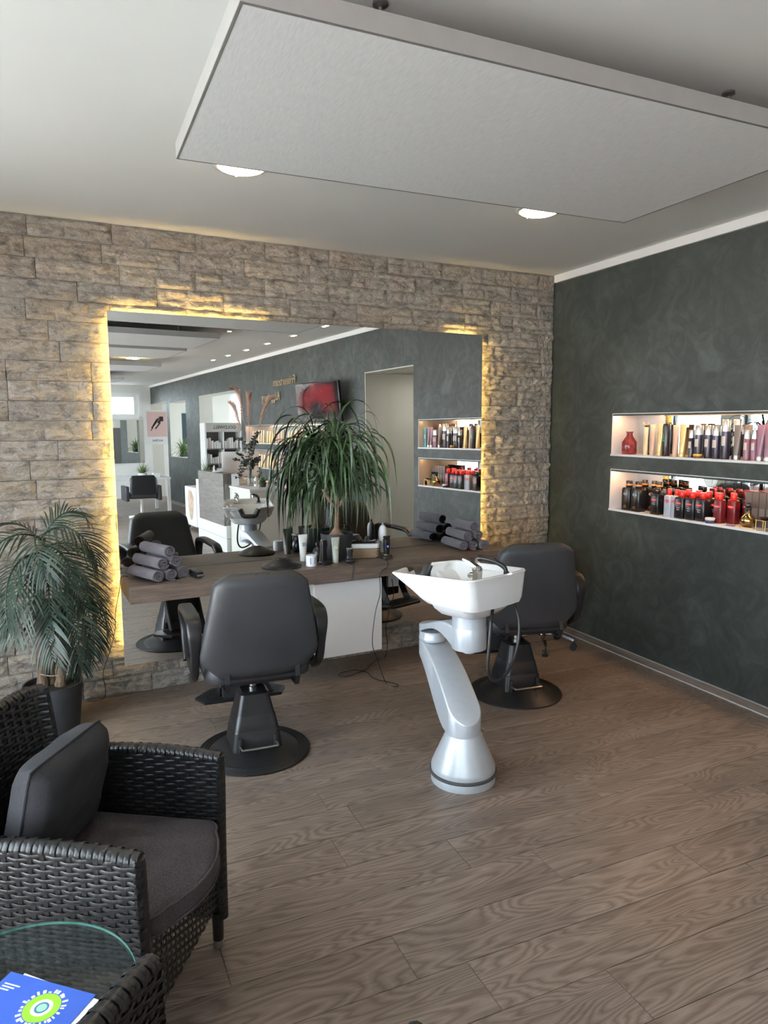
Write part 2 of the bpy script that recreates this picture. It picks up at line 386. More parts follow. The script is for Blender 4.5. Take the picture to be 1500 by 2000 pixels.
# dark wall with its niches, doorway and openings
OPEN = [(.713, 2.05, 1.430, 1.732), (.713, 2.05, 1.037, 1.338), (2.14, 3.2, 0, 2.30), (4.3, 7.35, 1.430, 1.732), (4.3, 7.35, 1.037, 1.338),
        (7.57, 10.07, 0, 2.35), (11.08, 12.5, 1.08, 2.31), (12.75, ROOM_L, 0, 2.35)]
WT = .27
S_ = sorted({-.02, ROOM_L+.25, *[q for o in OPEN for q in o[:2]]}); Z_ = sorted({0, H, *[q for o in OPEN for q in o[2:]]})
dw = MB()
for a, b in zip(S_, S_[1:]):
    z0 = None
    for c, d in zip(Z_, Z_[1:]):
        inside = any(o[0] <= (a+b)/2 <= o[1] and o[2] <= (c+d)/2 <= o[3] for o in OPEN)
        if not inside and z0 is None: z0 = c
        if z0 is not None and (inside or d == H):
            dw.box(-WT, 0, a, b, z0, c if inside else d); z0 = None
struct(wallobj(dw, 'wall_right', MT['plaster']))
struct(wallobj(MB().box(0, .02, .03, ROOM_L, T, H), 'trim_1', MT['cornice']))
for k, (a, b) in enumerate(((.03, 2.14), (3.2, 7.57), (10.07, 12.75))):
    o = struct(wallobj(MB().box(0, .014, a, b, .008, .052), 'baseboard_right', MT['baseoak']))
    e = wallobj(MB().box(0, .0145, a, b, 0, .0075).box(0, .0145, a, b, .052, .0545), 'edge_strip', pm('edge_grey', (.42,.41,.40), .5), o)
# rooms beyond the dark wall
bk = MB(); bk.box(-1.2, -WT, 3.2, 3.3, 0, 2.3)                      # side of the passage behind the doorway
bk.box(-2.4, -WT, 3.3, 3.4, 0, H).box(-2.5, -2.4, 1.6, 3.4, 0, H).box(-2.5, -WT, 1.5, 1.6, 0, H).box(-2.5, -WT, 1.5, 3.4, 2.302, 2.4)
struct(wallobj(bk, 'wall_passage', MT['beige_wall']))
struct(wallobj(MB().box(-.29, -.005, 3.185, 3.2, 0, 2.3).box(-.29, -.005, 2.14, 3.2, 2.288, 2.30), 'trim_2', MT['beige_wall']))
for k, (a, b, c, d) in enumerate(((7.57, 10.07, 0, 2.35), (11.08, 12.5, 1.08, 2.31), (12.75, ROOM_L, 0, 2.35))):      # light linings of the openings
    m_ = MB().box(-WT-.004, -.003, b-.006, b, c, d).box(-WT-.004, -.003, a, b-.006, d-.006, d).box(-WT-.004, -.003, a, a+.006, c, d-.006)
    if c: m_.box(-WT-.02, .012, a+.006, b-.006, c, c+.012)
    struct(wallobj(m_, 'trim_%d' % (k+3), MT['beige_wall']))
bk = MB(); bk.box(-2.9, -2.8, 6.9, 7.8, 0, H).box(-2.9, -2.8, 12.8, 13.6, 0, H).box(-2.9, -2.8, 7.8, 12.8, 0, .9).box(-2.9, -2.8, 7.8, 12.8, 2.5, H).box(-2.8, -WT, 6.9, 7.0, 0, H)
for a, b, c, d in ((-1.75, -WT, 0, H), (-2.8, -2.35, 0, H), (-2.35, -1.75, 0, 1.2), (-2.35, -1.75, 2.6, H)): bk.box(a, b, 13.5, 13.6, c, d)
struct(wallobj(bk, 'wall_backroom', MT['beige_wall']))
wn = struct(wallobj(MB().box(-2.35, -2.30, 13.5, 13.56, 1.2, 2.6).box(-1.80, -1.75, 13.5, 13.56, 1.2, 2.6).box(-2.35, -1.75, 13.5, 13.56, 1.2, 1.25).box(-2.35, -1.75, 13.5, 13.56, 2.55, 2.6).box(-2.35, -1.75, 13.5, 13.56, 1.8, 1.84), 'window_5', MT['cornice']))
wallobj(MB().box(-2.30, -1.80, 13.53, 13.534, 1.25, 2.55), 'pane', MT['glass'], wn)
f = MB(); f.box(-2.88, -2.82, 7.8, 7.86, .9, 2.5).box(-2.88, -2.82, 12.74, 12.8, .9, 2.5).box(-2.88, -2.82, 7.8, 12.8, .9, .96).box(-2.88, -2.82, 7.8, 12.8, 2.44, 2.5).box(-2.88, -2.82, 10.27, 10.33, .9, 2.5)  # added window, opened to let daylight brighten the back room
wn = struct(wallobj(f, 'window_7', MT['cornice']))
for a, b in ((7.86, 10.27), (10.33, 12.74)): wallobj(MB().box(-2.852, -2.848, a, b, .96, 2.44), 'pane', MT['glass'], wn)
# far end wall with its high window
fw = MB(); wa, wb, za, zb = .24, 1.72, 1.99, 2.62
for a, b, c, d in ((-2.8, wa, 0, H), (wb, ROOM_W+.2, 0, H), (wa, wb, 0, za), (wa, wb, zb, H)): fw.box(a, b, ROOM_L, ROOM_L+.2, c, d)
struct(wallobj(fw, 'wall_front', MT['white_paint']))
fr = MB(); q = .06
fr.box(wa, wb, ROOM_L-.03, ROOM_L+.06, zb-q, zb).box(wa, wb, ROOM_L-.03, ROOM_L+.06, za, za+q).box(wa, wa+q, ROOM_L-.03, ROOM_L+.06, za, zb).box(wb-q, wb, ROOM_L-.03, ROOM_L+.06, za, zb)
fr.box(wa+.12, wb-.12, ROOM_L, ROOM_L+.05, za+q, za+q+.05).box(wa+.12, wb-.12, ROOM_L, ROOM_L+.05, zb-q-.05, zb-q).box(wa+.12, wa+.17, ROOM_L, ROOM_L+.05, za, zb).box(wa+q, wa+.12, ROOM_L, ROOM_L+.04, za+q, zb-q)
wn = struct(wallobj(fr, 'window_6', MT['cornice'])); wallobj(MB().box(wa+.17, wb-.1, ROOM_L+.02, ROOM_L+.024, za+.1, zb-.1), 'pane', MT['glass'], wn)
# window wall beside the camera: four shop windows
WIN = [(1.1, 3.8), (4.2, 6.6), (6.9, 9.5), (9.9, 12.5)]; ZW = (.23, 2.53)
lw = MB(); edges = [-.3]+[q for w in WIN for q in w]+[ROOM_L+.2]
for a, b in zip(edges[::2], edges[1::2]): lw.box(ROOM_W, ROOM_W+.25, a, b, 0, H)
for a, b in WIN: lw.box(ROOM_W, ROOM_W+.25, a, b, 0, ZW[0]).box(ROOM_W, ROOM_W+.25, a, b, ZW[1], H)
struct(wallobj(lw, 'wall_left', MT['white_paint']))
for k, (a, b) in enumerate(WIN):
    f = MB(); x0, x1 = ROOM_W+.10, ROOM_W+.16
    f.box(x0, x1, a, a+.05, *ZW).box(x0, x1, b-.05, b, *ZW).box(x0, x1, a, b, ZW[0], ZW[0]+.05).box(x0, x1, a, b, ZW[1]-.05, ZW[1]).box(x0, x1, (a+b)/2-.025, (a+b)/2+.025, *ZW)
    wn = struct(wallobj(f, 'window_%d' % (k+1), MT['frame_dark']))
    for c, d in ((a+.05, (a+b)/2-.025), ((a+b)/2+.025, b-.05)): wallobj(MB().box(x0+.02, x0+.026, c, d, ZW[0]+.05, ZW[1]-.05), 'pane', MT['glass'], wn)
    wallobj(MB().box(ROOM_W-.08, ROOM_W+.1, a-.03, b+.03, ZW[0]-.03, ZW[0]), 'window_sill', MT['cornice'], wn)
# the street outside
struct(wallobj(MB().box(ROOM_W+.25, ROOM_W+40, -30, 45, -.32, -.17), 'floor_street', pm('pavement', (.42,.41,.39), .9)))

# ================================================================== ceiling panels, lights
def ceiling_panel(s0, s1, w0, w1, label):
    zb_, zt = 2.655, 2.712
    t = thing('ceiling_panel', label, 'ceiling panel', DW((s0+s1)/2, (w0+w1)/2, zb_), RW, 'suspended ceiling panels')
    hx, hy = (w1-w0)/2, (s1-s0)/2; h = zt-zb_
    f = MB(); f.box(-hx, hx, -hy, -hy+.012, 0, h).box(-hx, hx, hy-.012, hy, 0, h).box(-hx, -hx+.012, -hy+.012, hy-.012, 0, h).box(hx-.012, hx, -hy+.012, hy-.012, 0, h)
    f.build('frame', MT['alu'], t, 0)
    e = MB(); q = .009
    for a in (1, -1): e.box(-hx+.001, hx-.001, min(a*(hy-.001), a*(hy-q)), max(a*(hy-.001), a*(hy-q)), -.0015, .002).box(min(a*(hx-.001), a*(hx-q)), max(a*(hx-.001), a*(hx-q)), -hy+q, hy-q, -.0015, .002)
    e.build('edge_gasket', MT['panel_edge'], t, 0)  # dark strip round the lower edge of the panel
    MB().box(-hx+.009, hx-.009, -hy+.009, hy-.009, -.001, h-.004).build('acoustic_board', MT['panel_cloth'], t, 0)
    for a in (-1, 1):
        for b in (-1, 1):
            MB().lathe([(.022, H-zb_-.001), (.022, H-zb_-.008), (.014, H-zb_-.010), (.006, H-zb_-.014), (.006, h-.004)], 16, (a*(hx-.42), b*(hy-.13), 0)).build('hanger', MT['nickel'], t)
    return t
ceiling_panel(1.833, 2.925, .965, 3.134, 'large pale acoustic ceiling panel hanging nearest, above the wash basin')
ceiling_panel(3.69, 4.76, 1.56, 3.72, 'pale ceiling panel topmost in the mirror, with a hanger above its edge')
ceiling_panel(5.02, 6.08, 1.57, 3.73, 'second pale ceiling panel down in the mirror')
ceiling_panel(7.30, 8.38, 1.36, 3.52, 'third pale ceiling panel down in the mirror, behind a lit round lamp')
ceiling_panel(10.24, 11.35, 1.37, 3.53, 'small far ceiling panel at the mirror left edge')
def downlight(s, w, label):
    t = thing('ceiling_lamp', label, 'ceiling lamp', DW(s, w, H), RW, 'round ceiling lamps')
    MB().lathe([(.125, -.0005), (.125, -.010), (.118, -.014), (.105, -.014), (.102, -.006), (.102, -.0005)], 32).build('trim_ring', MT['clear_ring'], t)
    MB().lathe([(.100, -.001), (.100, -.018), (.085, -.024), (.05, -.028), (.001, -.029)], 32).build('diffuser', MT['lamp'], t)
    for a in (30, 150, 270): MB().lathe([(.006, -.002), (.006, -.022), (.001, -.023)], 8, (.112*math.cos(R(a)), .112*math.sin(R(a)), 0)).build('clip', MT['nickel'], t)
MT['clear_ring'] = plain('frosted_ring', (.80,.80,.74), .25, var=.02, Transmission_Weight=.4)
P_ = [(-2.872, -1.275), (-1.255, -1.345)]
for (x, y), lb in zip(P_, ('round lit ceiling lamp peeking past the panel edge above the mirror left half', 'round lit ceiling lamp peeking past the panel edge nearer the dark wall')):
    q = Vector((x, y, 0)); downlight(q.dot(Dv), q.dot(Nv), lb)
downlight(7.62, 1.72, 'round lit ceiling lamp between panels in the mirror')
def spot(s, w, label, two=True):
    t = thing('spot_light', label, 'spot light', DW(s, w, H), RW, 'recessed twin spots along the dark wall')
    a = .075 if two else .04
    MB().rbox(-.04, .04, -a, a, -.006, -.0005, .002, 1).build('bezel', MT['cornice'], t)
    for b in ((-.035, .035) if two else (0,)): MB().lathe([(.022, -.006), (.022, -.009), (.001, -.010)], 16, (0, b, 0)).build('lens', MT['spot'], t)
for s, lb in ((3.24, 'nearest twin spot light, at the mirror top edge'), (4.14, 'second twin spot light from the mirror top edge'), (5.03, 'third twin spot light from the mirror top edge'), (5.86, 'fourth twin spot light from the mirror top edge'), (6.70, 'fifth twin spot light from the mirror top edge'), (7.48, 'sixth and farthest twin spot light from the mirror top edge')):
    spot(s, .475, lb)
def _p():
    t = thing('spot_light', 'added fill light on the ceiling inside the doorway passage', 'spot light', DW(2.55, -.75, 2.302), RW)  # added fill light, put in to brighten the passage wall
    MB().lathe([(.16, 0), (.16, -.008), (.15, -.010)], 32).build('bezel', MT['cornice'], t); MB().lathe([(.145, -.008), (.145, -.02), (.001, -.03)], 32).build('lens', MT['passage_fill'], t)
_p()
spot(4.13, 1.30, 'single recessed spot light beside the topmost panel in the mirror', False)

# ================================================================== mirror
TILT = .00586
mir = thing('wall_mirror', 'huge frameless wall mirror with amber backlight on the stone wall', 'mirror', (-2.02, -.0597, 1.3), 0)
mir.rotation_euler = (-TILT, 0, 0)
x0, x1, z0, z1 = MIR[0]+2.02, MIR[1]+2.02, MIR[2]-1.3, MIR[3]-1.3
MB().box(x0, x1, 0, .004, z0, z1).build('mirror_glass', MT['mirror'], mir, 0)
MB().box(x0+.05, x1-.05, .0045, .016, z0+.05, z1-.05).build('backing_board', MT['black_matt'], mir, 0)
e = .022
for nm, b in (('l', (x0+e, x0+e+.012, z0+.12, z1-.05)), ('r', (x1-e-.012, x1-e, z0+.12, z1-.05))):
    MB().box(b[0], b[1], .0045, .014, b[2], b[3]).build('led_strip', MT['led'], mir, 0)
MB().box(x0+.05, x0+.95, .0045, .012, z1-e-.010, z1-e).build('led_strip', MT['led'], mir, 0)
MB().box(x1-.28, x1-.05, .0045, .012, z1-e-.010, z1-e).build('led_strip', MT['led'], mir, 0)

# ================================================================== wall niches with their light
def niche(s0, s1, z0, z1, label):
    t = thing('wall_niche', label, 'niche', DW((s0+s1)/2, 0, z0), RW, 'lit niches in the dark wall')
    hy = (s1-s0)/2; h = z1-z0; d = .255
    MB().box(-d, .006, -hy+.001, hy-.001, -.0135, .0).build('shelf_board', MT['lacquer'], t, 0)
    MB().box(-d, -.001, -hy+.001, hy-.001, h-.006, h-.001).build('top_panel', MT['lacquer'], t, 0)
    for a in (-1, 1): MB().box(-d, -.001, min(a*(hy-.001), a*(hy-.007)), max(a*(hy-.001), a*(hy-.007)), .0, h-.006).build('side_panel', MT['lacquer'], t, 0)
    MB().box(-d, -d+.004, -hy+.007, hy-.007, .0, h-.006).build('back_mirror', MT['mirror'], t, 0)
    MB().box(-.010, -.001, -hy+.007, hy-.007, h-.018, h-.006).build('front_lip', MT['plaster'], t, 0)
    MB().box(-.040, -.028, -hy+.02, hy-.02, h-.010, h-.006).build('light_strip', MT['niche_led'], t, 0)
niche(.713, 2.05, 1.444, 1.732, 'upper lit wall niche nearest the stone wall, with tubes and spray cans')
niche(.713, 2.05, 1.051, 1.338, 'lower lit wall niche nearest the stone wall, with red capped bottles')
niche(4.3, 7.35, 1.444, 1.732, 'long upper lit niche behind the plant in the mirror')
niche(4.3, 7.35, 1.051, 1.338, 'long lower lit niche behind the plant in the mirror')

# ================================================================== worktop and cabinet
WZ = .775
wt = thing('worktop', 'thick grey-brown oak worktop running along the mirror', 'worktop', (-2.045, -.0655, 0))
MB().rbox(-1.285, 1.285, -.4295, -.002, WZ-.095, WZ, .0015, 1).build('board', MT['worktop'], wt, 0)
for x in (-1.0, 1.0): MB().box(x-.02, x+.02, -.30, -.004, WZ-.125, WZ-.095).build('bracket', MT['nickel'], wt, 0)
cab = thing('base_cabinet', 'white lacquered cabinet hanging under the worktop', 'cabinet', (-2.0, -.0655, .185))
MB().box(-.225, .225, -.372, -.002, .0, WZ-.0955-.185).build('body', MT['lacquer'], cab, 0)
d_ = MB().rbox(-.236, .236, -.392, -.3735, -.004, .480, .0015, 1).build('door', MT['lacquer'], cab, 0)
MB().rbox(-.222, -.218, -.397, -.392, .34, .40, .001, 1).build('hinge_cover', MT['cornice'], d_, 0)
# socket on the mirror under the worktop
so = thing('wall_socket', 'white double wall socket under the worktop with a black plug', 'socket', (-1.475, -.0665, .565))
MB().rbox(-.042, .042, -.012, -.001, -.07, .07, .003, 2).build('plate', MT['lacquer'], so)
MB().lathe([(.022, 0), (.022, .002), (.018, .003), (.001, .003)], 20, M=Matrix.Translation((.0, -.012, .03)) @ Matrix.Rotation(R(90), 4, 'X')).build('insert', MT['lacquer'], so)
MB().lathe([(.019, 0), (.019, .012), (.014, .022), (.005, .030)], 16, M=Matrix.Translation((.0, -.0125, .03)) @ Matrix.Rotation(R(90), 4, 'X')).build('plug', MT['black_plastic'], so)

# ================================================================== barber chairs
def barber_chair(label, loc, rz, turn=0):
    """turn: the seat swivels on its base"""
    t = thing('barber_chair', label, 'barber chair', loc, rz, 'black barber chairs at the mirror')
    lea, bp = MT['leather'], MT['black_plastic']
    # round base: flat ridged rim, rising cone
    prof = [(.001, 0), (.280, 0), (.285, .003), (.285, .009), (.279, .013)]
    for k in range(5):
        r0 = .276-k*.008; prof += [(r0, .0145+.0006*k), (r0-.003, .0125+.0006*k), (r0-.005, .0145+.0006*k)]
    prof += [(.232, .019), (.228, .016), (.20, .030), (.15, .055), (.10, .072), (.001, .074)]
    MB().lathe(prof, 56).build('base_plate', MT['black_rubber'], t)
    # tower: tapering rounded square, foot arched at back and front, two seams
    lv = [(.050, .128, .118), (.075, .126, .116), (.14, .116, .106), (.143, .114, .104), (.150, .112, .103), (.215, .099, .091), (.218, .097, .089), (.225, .095, .088), (.300, .079, .074), (.322, .074, .070), (.334, .060, .056)]
    rings = []
    for z, hx, hy in lv:
        ring = rrect(hx, hy, .030, 4); out = []
        for a, b in ring:
            zz = z
            if z < .10: zz = z-(.028 if z < .06 else .012)*ss(abs(a)/hx, .35, .95)+(.024 if z < .06 else 0)*(1-ss(abs(a)/hx, .0, .8))
            out.append((a, b, zz))
        rings.append(out)
    MB().rings(rings, False, True).build('tower', bp, t, 28)
    for a in (-1, 1):
        MB().rbox(a*.088-.010, a*.088+.010, -.128, -.110, .045, .125, .006, 2).build('pump_slot', MT['black_matt'], t)
    MB().tube(spline([(-.088, -.10, .085), (-.088, -.165, .088), (-.070, -.178, .089), (.070, -.178, .089), (.088, -.165, .088), (.088, -.10, .085)], 5), .0055, 8).build('pump_bar', MT['brushed'], t)
    MB().lathe([(.022, .33), (.022, .345), (.0165, .347), (.0165, .43)], 20).build('piston', MT['chrome'], t)
    # seat group
    S = Matrix.Rotation(turn, 4, 'Z')
    MB().rbox(-.19, .19, -.20, .20, .425, .445, .004, 1, S).rbox(-.055, .055, -.10, .10, .395, .425, .004, 1, S).build('seat_frame', bp, t)
    rings = []
    for z, k, r in ((.447, .92, .07), (.456, .985, .08), (.49, 1.0, .085), (.525, .985, .085), (.545, .93, .085), (.552, .80, .08)):
        rings.append([(a, b, z+(.006 if z > .53 else 0)) for a, b in rrect(.255*k, .245*k, r*k, 5, 0, .005)])
    MB().rings(rings, True, True, True, S).build('seat', lea, t, 60)
    # backrest: widest low down, narrowing to a rounded top, leaning back
    rings = []; n = 20
    for i in range(n+1):
        v = i/n; z = .475+.515*v
        hw = .285-.075*max(0, (v-.22)/.78)
        hw -= .065*(ss(v, .88, 1.0)**2.2)+.10*(1-ss(v, -.04, .24))
        th = .052*(1-.75*ss(v, .93, 1)**2)*(1-.6*(1-ss(v, 0, .08)))
        yc = -.232-.075*v-.012*math.sin(PI*v)
        sec = []
        for k in range(28):
            a = 2*PI*k/28; ca, sa = math.cos(a), math.sin(a)
            px = hw*abs(ca)**.32*(1 if ca > 0 else -1); py = th*abs(sa)**.55*(1 if sa > 0 else -1)
            py += .030*(px/.28)**2*(1)      # sides wrap forward a little
            sec.append((px, yc+py, z))
        rings.append(sec)
    br = MB().rings(rings, True, True, True, S).build('backrest', lea, t, 60)
    for a in (-.03, .03): MB().lathe([(.010, 0), (.010, .003), (.006, .004), (.006, .001), (.001, .001)], 12, (a, -.318, .985), S).build('headrest_socket', bp, br)
    for a in (-.165, .165):
        MB().sweep([(a, -.275, .53), (a, -.292, .475), (a, -.272, .428), (a, -.16, .424)], [(-.011, -.003), (.011, -.003), (.011, .003), (-.011, .003)], Vector((0,1,.2)), S).build('back_bracket', bp, t, 30)
    # arms: moulded loop, wide padded top
    for a in (-1, 1):
        x = a*.300
        path = spline([(x, -.10, .455), (x, -.19, .52), (x, -.235, .66), (x, -.215, .745), (x, -.13, .765), (x, .08, .755), (x, .19, .735), (x, .235, .66), (x, .215, .56), (x, .15, .47)], 5)
        m = len(path)
        rings = []
        for i, q in enumerate(path):
            tt = (path[min(i+1, m-1)]-path[max(i-1, 0)]).normalized(); sd = Vector((1,0,0)); nn = tt.cross(sd)
            wide = .021+.013*ss(q.z, .60, .74)
            rings.append([tuple(q+sd*u*wide/.03+nn*w_) for u, w_ in rrect(.03, .017, .012, 3)])
        MB().rings(rings, True, True, True, S).build('armrest', bp, t, 50)
        MB().rbox(x-.022 if a > 0 else x-.004, x+.004 if a > 0 else x+.022, -.10, .15, .445, .50, .006, 1, S).build('arm_mount', bp, t)
    # footrest
    for a in (-.12, .12):
        MB().sweep([(a, .10, .43), (a, .22, .40), (a, .34, .20), (a, .36, .18)], [(-.006, -.03), (.006, -.03), (.006, .03), (-.006, .03)], Vector((0,1,0)), S).build('footrest_arm', bp, t, 30)
    MB().box(-.12, .12, .20, .24, .22, .40, S @ Matrix.Rotation(R(0), 4, 'X')).build('apron', MT['black_matt'], t, 0)
    fr_ = []
    outl = [(-.21, .27), (.21, .27), (.25, .36), (.15, .47), (-.15, .47), (-.25, .36)]
    for z, k in ((.165, .96), (.169, 1), (.180, 1), (.184, .97)): fr_.append([(q[0]*k, .37+(q[1]-.37)*k, z) for q in outl])
    fo = MB().rings(fr_, True, True, True, S).build('foot_plate', bp, t, 30)
    for k in range(5): MB().box(-.17, .17, .30+k*.03, .308+k*.03, .184, .188, S).build('rib', MT['black_rubber'], fo, 0)
    return t
barber_chair('black barber chair with its back turned, left of the white cabinet', (-2.84, -1.12, 0), R(-6), 0)
barber_chair('black barber chair behind the wash basin, beside the dark wall', (-1.16, -1.10, 0), R(-10), R(-7))
# stool behind it
st = thing('rolling_stool', 'black rolling stool on a chrome star base with casters in the corner', 'stool', (-.42, -.46, 0), R(-80))
rings = [[(a, b, z) for a, b in rrect(.19*k, .17*k, .12*k)] for z, k in ((.53, .85), (.545, .98), (.575, 1), (.595, .95), (.602, .8))]
MB().rings(rings).build('seat', MT['leather'], st, 60)
MB().lathe([(.028, .09), (.028, .30), (.016, .302), (.016, .53)], 16).build('gas_lift', MT['black_plastic'], st)
rings = []
for i in range(9):
    v = i/8; z = .60+.18*v; hw = .17-.05*ss(v, .6, 1)-.04*(1-ss(v, 0, .15)); rings.append([(a, -.17-.03*v+b-.05*(abs(a)/.17)**2*-1, z) for a, b in rrect(hw, .022, .02, 3)])
MB().rings(rings).build('backrest', MT['leather'], st, 60)
MB().sweep([(0, -.08, .52), (0, -.185, .53), (0, -.20, .62)], [(-.02, -.003), (.02, -.003), (.02, .003), (-.02, .003)], Vector((0,1,.3))).build('back_bracket', MT['black_plastic'], st, 30)
for k in range(5):
    a = 2*PI*k/5+.5; ca, sa = math.cos(a), math.sin(a); M = Matrix.Rotation(a, 4, 'Z')
    lg = MB().sweep([(.02, 0, .115), (.12, 0, .112), (.215, 0, .085), (.235, 0, .075)], [(-.016, -.010), (.016, -.010), (.012, .012), (-.012, .012)], M=M, scale=[1.1, 1, .8, .75]).build('leg', MT['chrome'], st, 50)
    c = MB(); 
    for y in (-.012, .012): c.lathe([(.001, -.006), (.024, -.006), (.026, 0), (.024, .006), (.001, .006)], 16, M=M @ Matrix.Translation((.235, y, .026)) @ Matrix.Rotation(R(90), 4, 'X'))
    c.box(.222, .248, -.006, .006, .02, .068, M); c.build('caster', MT['black_plastic'], lg)

# ================================================================== wash basin on its swivelling column
BX, BY = -2.015, -1.845
wb_ = thing('wash_basin', 'white ceramic wash basin on a silver swivel column', 'wash basin', (-2.05, -1.86, 0))
OX, OY = BX+2.05, BY+1.86
MB().lathe([(.150, .0), (.152, .030), (.150, .038), (.154, .040)], 48).build('foot', MT['silver'], wb_)
MB().lathe([(.150, .038), (.1575, .040), (.1595, .046), (.1575, .052), (.150, .054)], 48).build('bumper_ring', MT['grey_rubber'], wb_)
MB().lathe([(.150, .054), (.1505, .070), (.149, .080), (.0870, .222), (.0845, .229), (.0805, .231), (.001, .231)], 48).build('cone_cover', MT['silver'], wb_)
PVX, PVY = -1.985+2.05, -1.47+1.86
def stadium(p0, p1, r0, r1, zb, zt, n=26, bev=.008):
    """upright-sided arm, round at both ends, between a lower and an upper curve along its length"""
    p0, p1 = Vector((*p0, 0)), Vector((*p1, 0)); L = (p1-p0).length; ax = (p1-p0)/L; sd = Vector((-ax.y, ax.x, 0)); rings = []
    for i in range(n+1):
        x = -r0+(L+r0+r1)*(.5-.5*math.cos(PI*i/n)); x = min(max(x, -r0+1e-4), L+r1-1e-4)
        rr = r0+(r1-r0)*min(max(x/L, 0), 1); hw = math.sqrt(max(r0*r0-x*x, 0)) if x < 0 else math.sqrt(max(r1*r1-(x-L)**2, 0)) if x > L else rr
        hw = max(hw, .0008); v = min(max((x+r0)/(L+r0+r1), 0), 1); c = p0+ax*x; a, b = zb(v), zt(v); e = min(bev, hw*.6)
        rings.append([tuple(c+sd*u+Vector((0, 0, z))) for u, z in ((-hw, a), (hw, a), (hw, b-e), (hw-e*.4, b-e*.35), (hw-e, b), (-hw+e, b), (-hw+e*.4, b-e*.35), (-hw, b-e))])
    return MB().rings(rings)
stadium((0, 0), (PVX, PVY), .081, .070, lambda v: .231+.265*ss(v, .22, 1.0)**.9, lambda v: .292+.272*math.sin(PI/2*min(1, v/.93))).build('lower_arm', MT['silver'], wb_, 35, True)
MB().lathe([(.069, .560), (.071, .564), (.071, .578), (.068, .582), (.068, .610)], 40, (PVX, PVY, 0)).build('knuckle', MT['silver'], wb_)
MB().lathe([(.010, 0), (.010, .003), (.005, .004), (.005, .002), (.001, .002)], 12, M=Matrix.Translation((PVX+.028, PVY-.063, .590)) @ Matrix.Rotation(R(90), 4, 'X') @ Matrix.Rotation(R(-22), 4, 'Y')).build('set_screw', MT['chrome'], wb_)
stadium((PVX, PVY), (OX, OY), .070, .080, lambda v: .607+.052*math.sin(PI*min(1, max(0, (v-.12)/.75)))+.022*v, lambda v: .640+.085*ss(v, 0, .75)+.012*math.sin(PI*v)).build('upper_arm', MT['silver'], wb_, 35, True)
MB().lathe([(.030, .606), (.030, .628), (.080, .628), (.081, .632), (.081, .725), (.080, .728), (.0795, .731), (.079, .735), (.079, .79)], 40, (OX, OY, 0)).build('stem', MT['silver'], wb_)
BM = Matrix.Translation((OX, OY, 0)) @ Matrix.Rotation(R(14.2), 4, 'Z')
def zr(y): return .990-.062*y
def outline(yf, yr, hx, r, n=9, m=22):
    P = []
    hr = hx*.93
    pts = [(hx, yf-r)]+[(hx-r+r*math.cos(R(90*k/n)), yf-r*.55+r*.55*math.sin(R(90*k/n))) for k in range(n+1)]
    for k in range(1, m): x = (hx-r)*(1-2*k/m); pts.append((x, yf+.045*(yf/.31)*(1-(x/(hx-r+1e-6))**2)*(1 if yf > .1 else .3)))
    pts += [(-hx+r-r*math.sin(R(90*k/n)), yf-r*.55+r*.55*math.cos(R(90*k/n))) for k in range(n+1)]+[(-hx, yf-r)]
    rr = min(.05, hx*.5)
    for k in range(1, 5): pts.append((-hx-(hr-hx)*k/5, (yf-r)+(yr+rr-yf+r)*k/5))
    pts += [(-hr+rr-rr*math.cos(R(90*k/n)), yr+rr-rr*math.sin(R(90*k/n))) for k in range(n+1)]
    for k in range(1, 6): pts.append((-hr+rr+(2*hr-2*rr)*k/6, yr-.008*math.sin(PI*k/6)))
    pts += [(hr-rr+rr*math.sin(R(90*k/n)), yr+rr-rr*math.cos(R(90*k/n))) for k in range(n+1)]
    for k in range(1, 5): pts.append((hr+(hx-hr)*k/5, (yr+rr)+(yf-r-yr-rr)*k/5))
    return pts
def notch(x, y): return .080*(1-ss(abs(x), .062, .088))*ss(y, .16, .24)
ring_list = []
rim = outline(.31, -.185, .222, .05)
def addring(pts, zf, sink=0): ring_list.append([(x, y, min(zf(x, y), zr(ry)-notch(rx, ry)-sink)) for (x, y), (rx, ry) in zip(pts, rim)])
# outside, bottom to rim
for yf, yr, hx, r, z in ((.085, -.085, .085, .08, .787), (.10, -.105, .125, .09, .800), (.115, -.13, .155, .09, .828), (.12, -.145, .168, .09, .852)):
    addring(outline(yf, yr, hx, r), lambda x, y, z=z: z, .02)
for yf, hx, r, z in ((.125, .190, .09, .855), (.15, .200, .085, .872), (.20, .208, .075, .905), (.25, .214, .065, .932), (.285, .219, .056, .952)):
    addring(outline(yf, -.183+(.006 if z < .86 else 0), hx, r), lambda x, y, z=z, yf=yf: z if y > -.1 else .855+(zr(y)-.012-.855)*((z-.855)/.097), .010)
addring(rim, lambda x, y: zr(y)-.006, .004); 
inn = lambda d: [(x*(1-d/.222), (y-.06)*(1-d/.26)+.06) for x, y in rim]
addring(inn(.004), lambda x, y: zr(y), 0); addring(inn(.012), lambda x, y: zr(y), 0); addring(inn(.017), lambda x, y: zr(y)-.005, .004)
addring(inn(.024), lambda x, y: zr(y)-.026, .006)
for yf, yr, hx, r, z in ((.275, -.085, .180, .06, .958), (.265, -.075, .165, .06, .925), (.235, -.05, .14, .07, .885), (.19, -.01, .10, .07, .858), (.13, .03, .05, .04, .848)):
    addring(outline(yf, yr, hx, r), lambda x, y, z=z: z, .012)
MB().rings(ring_list, True, True, True, BM).build('bowl', MT['ceramic'], wb_, 50, True)
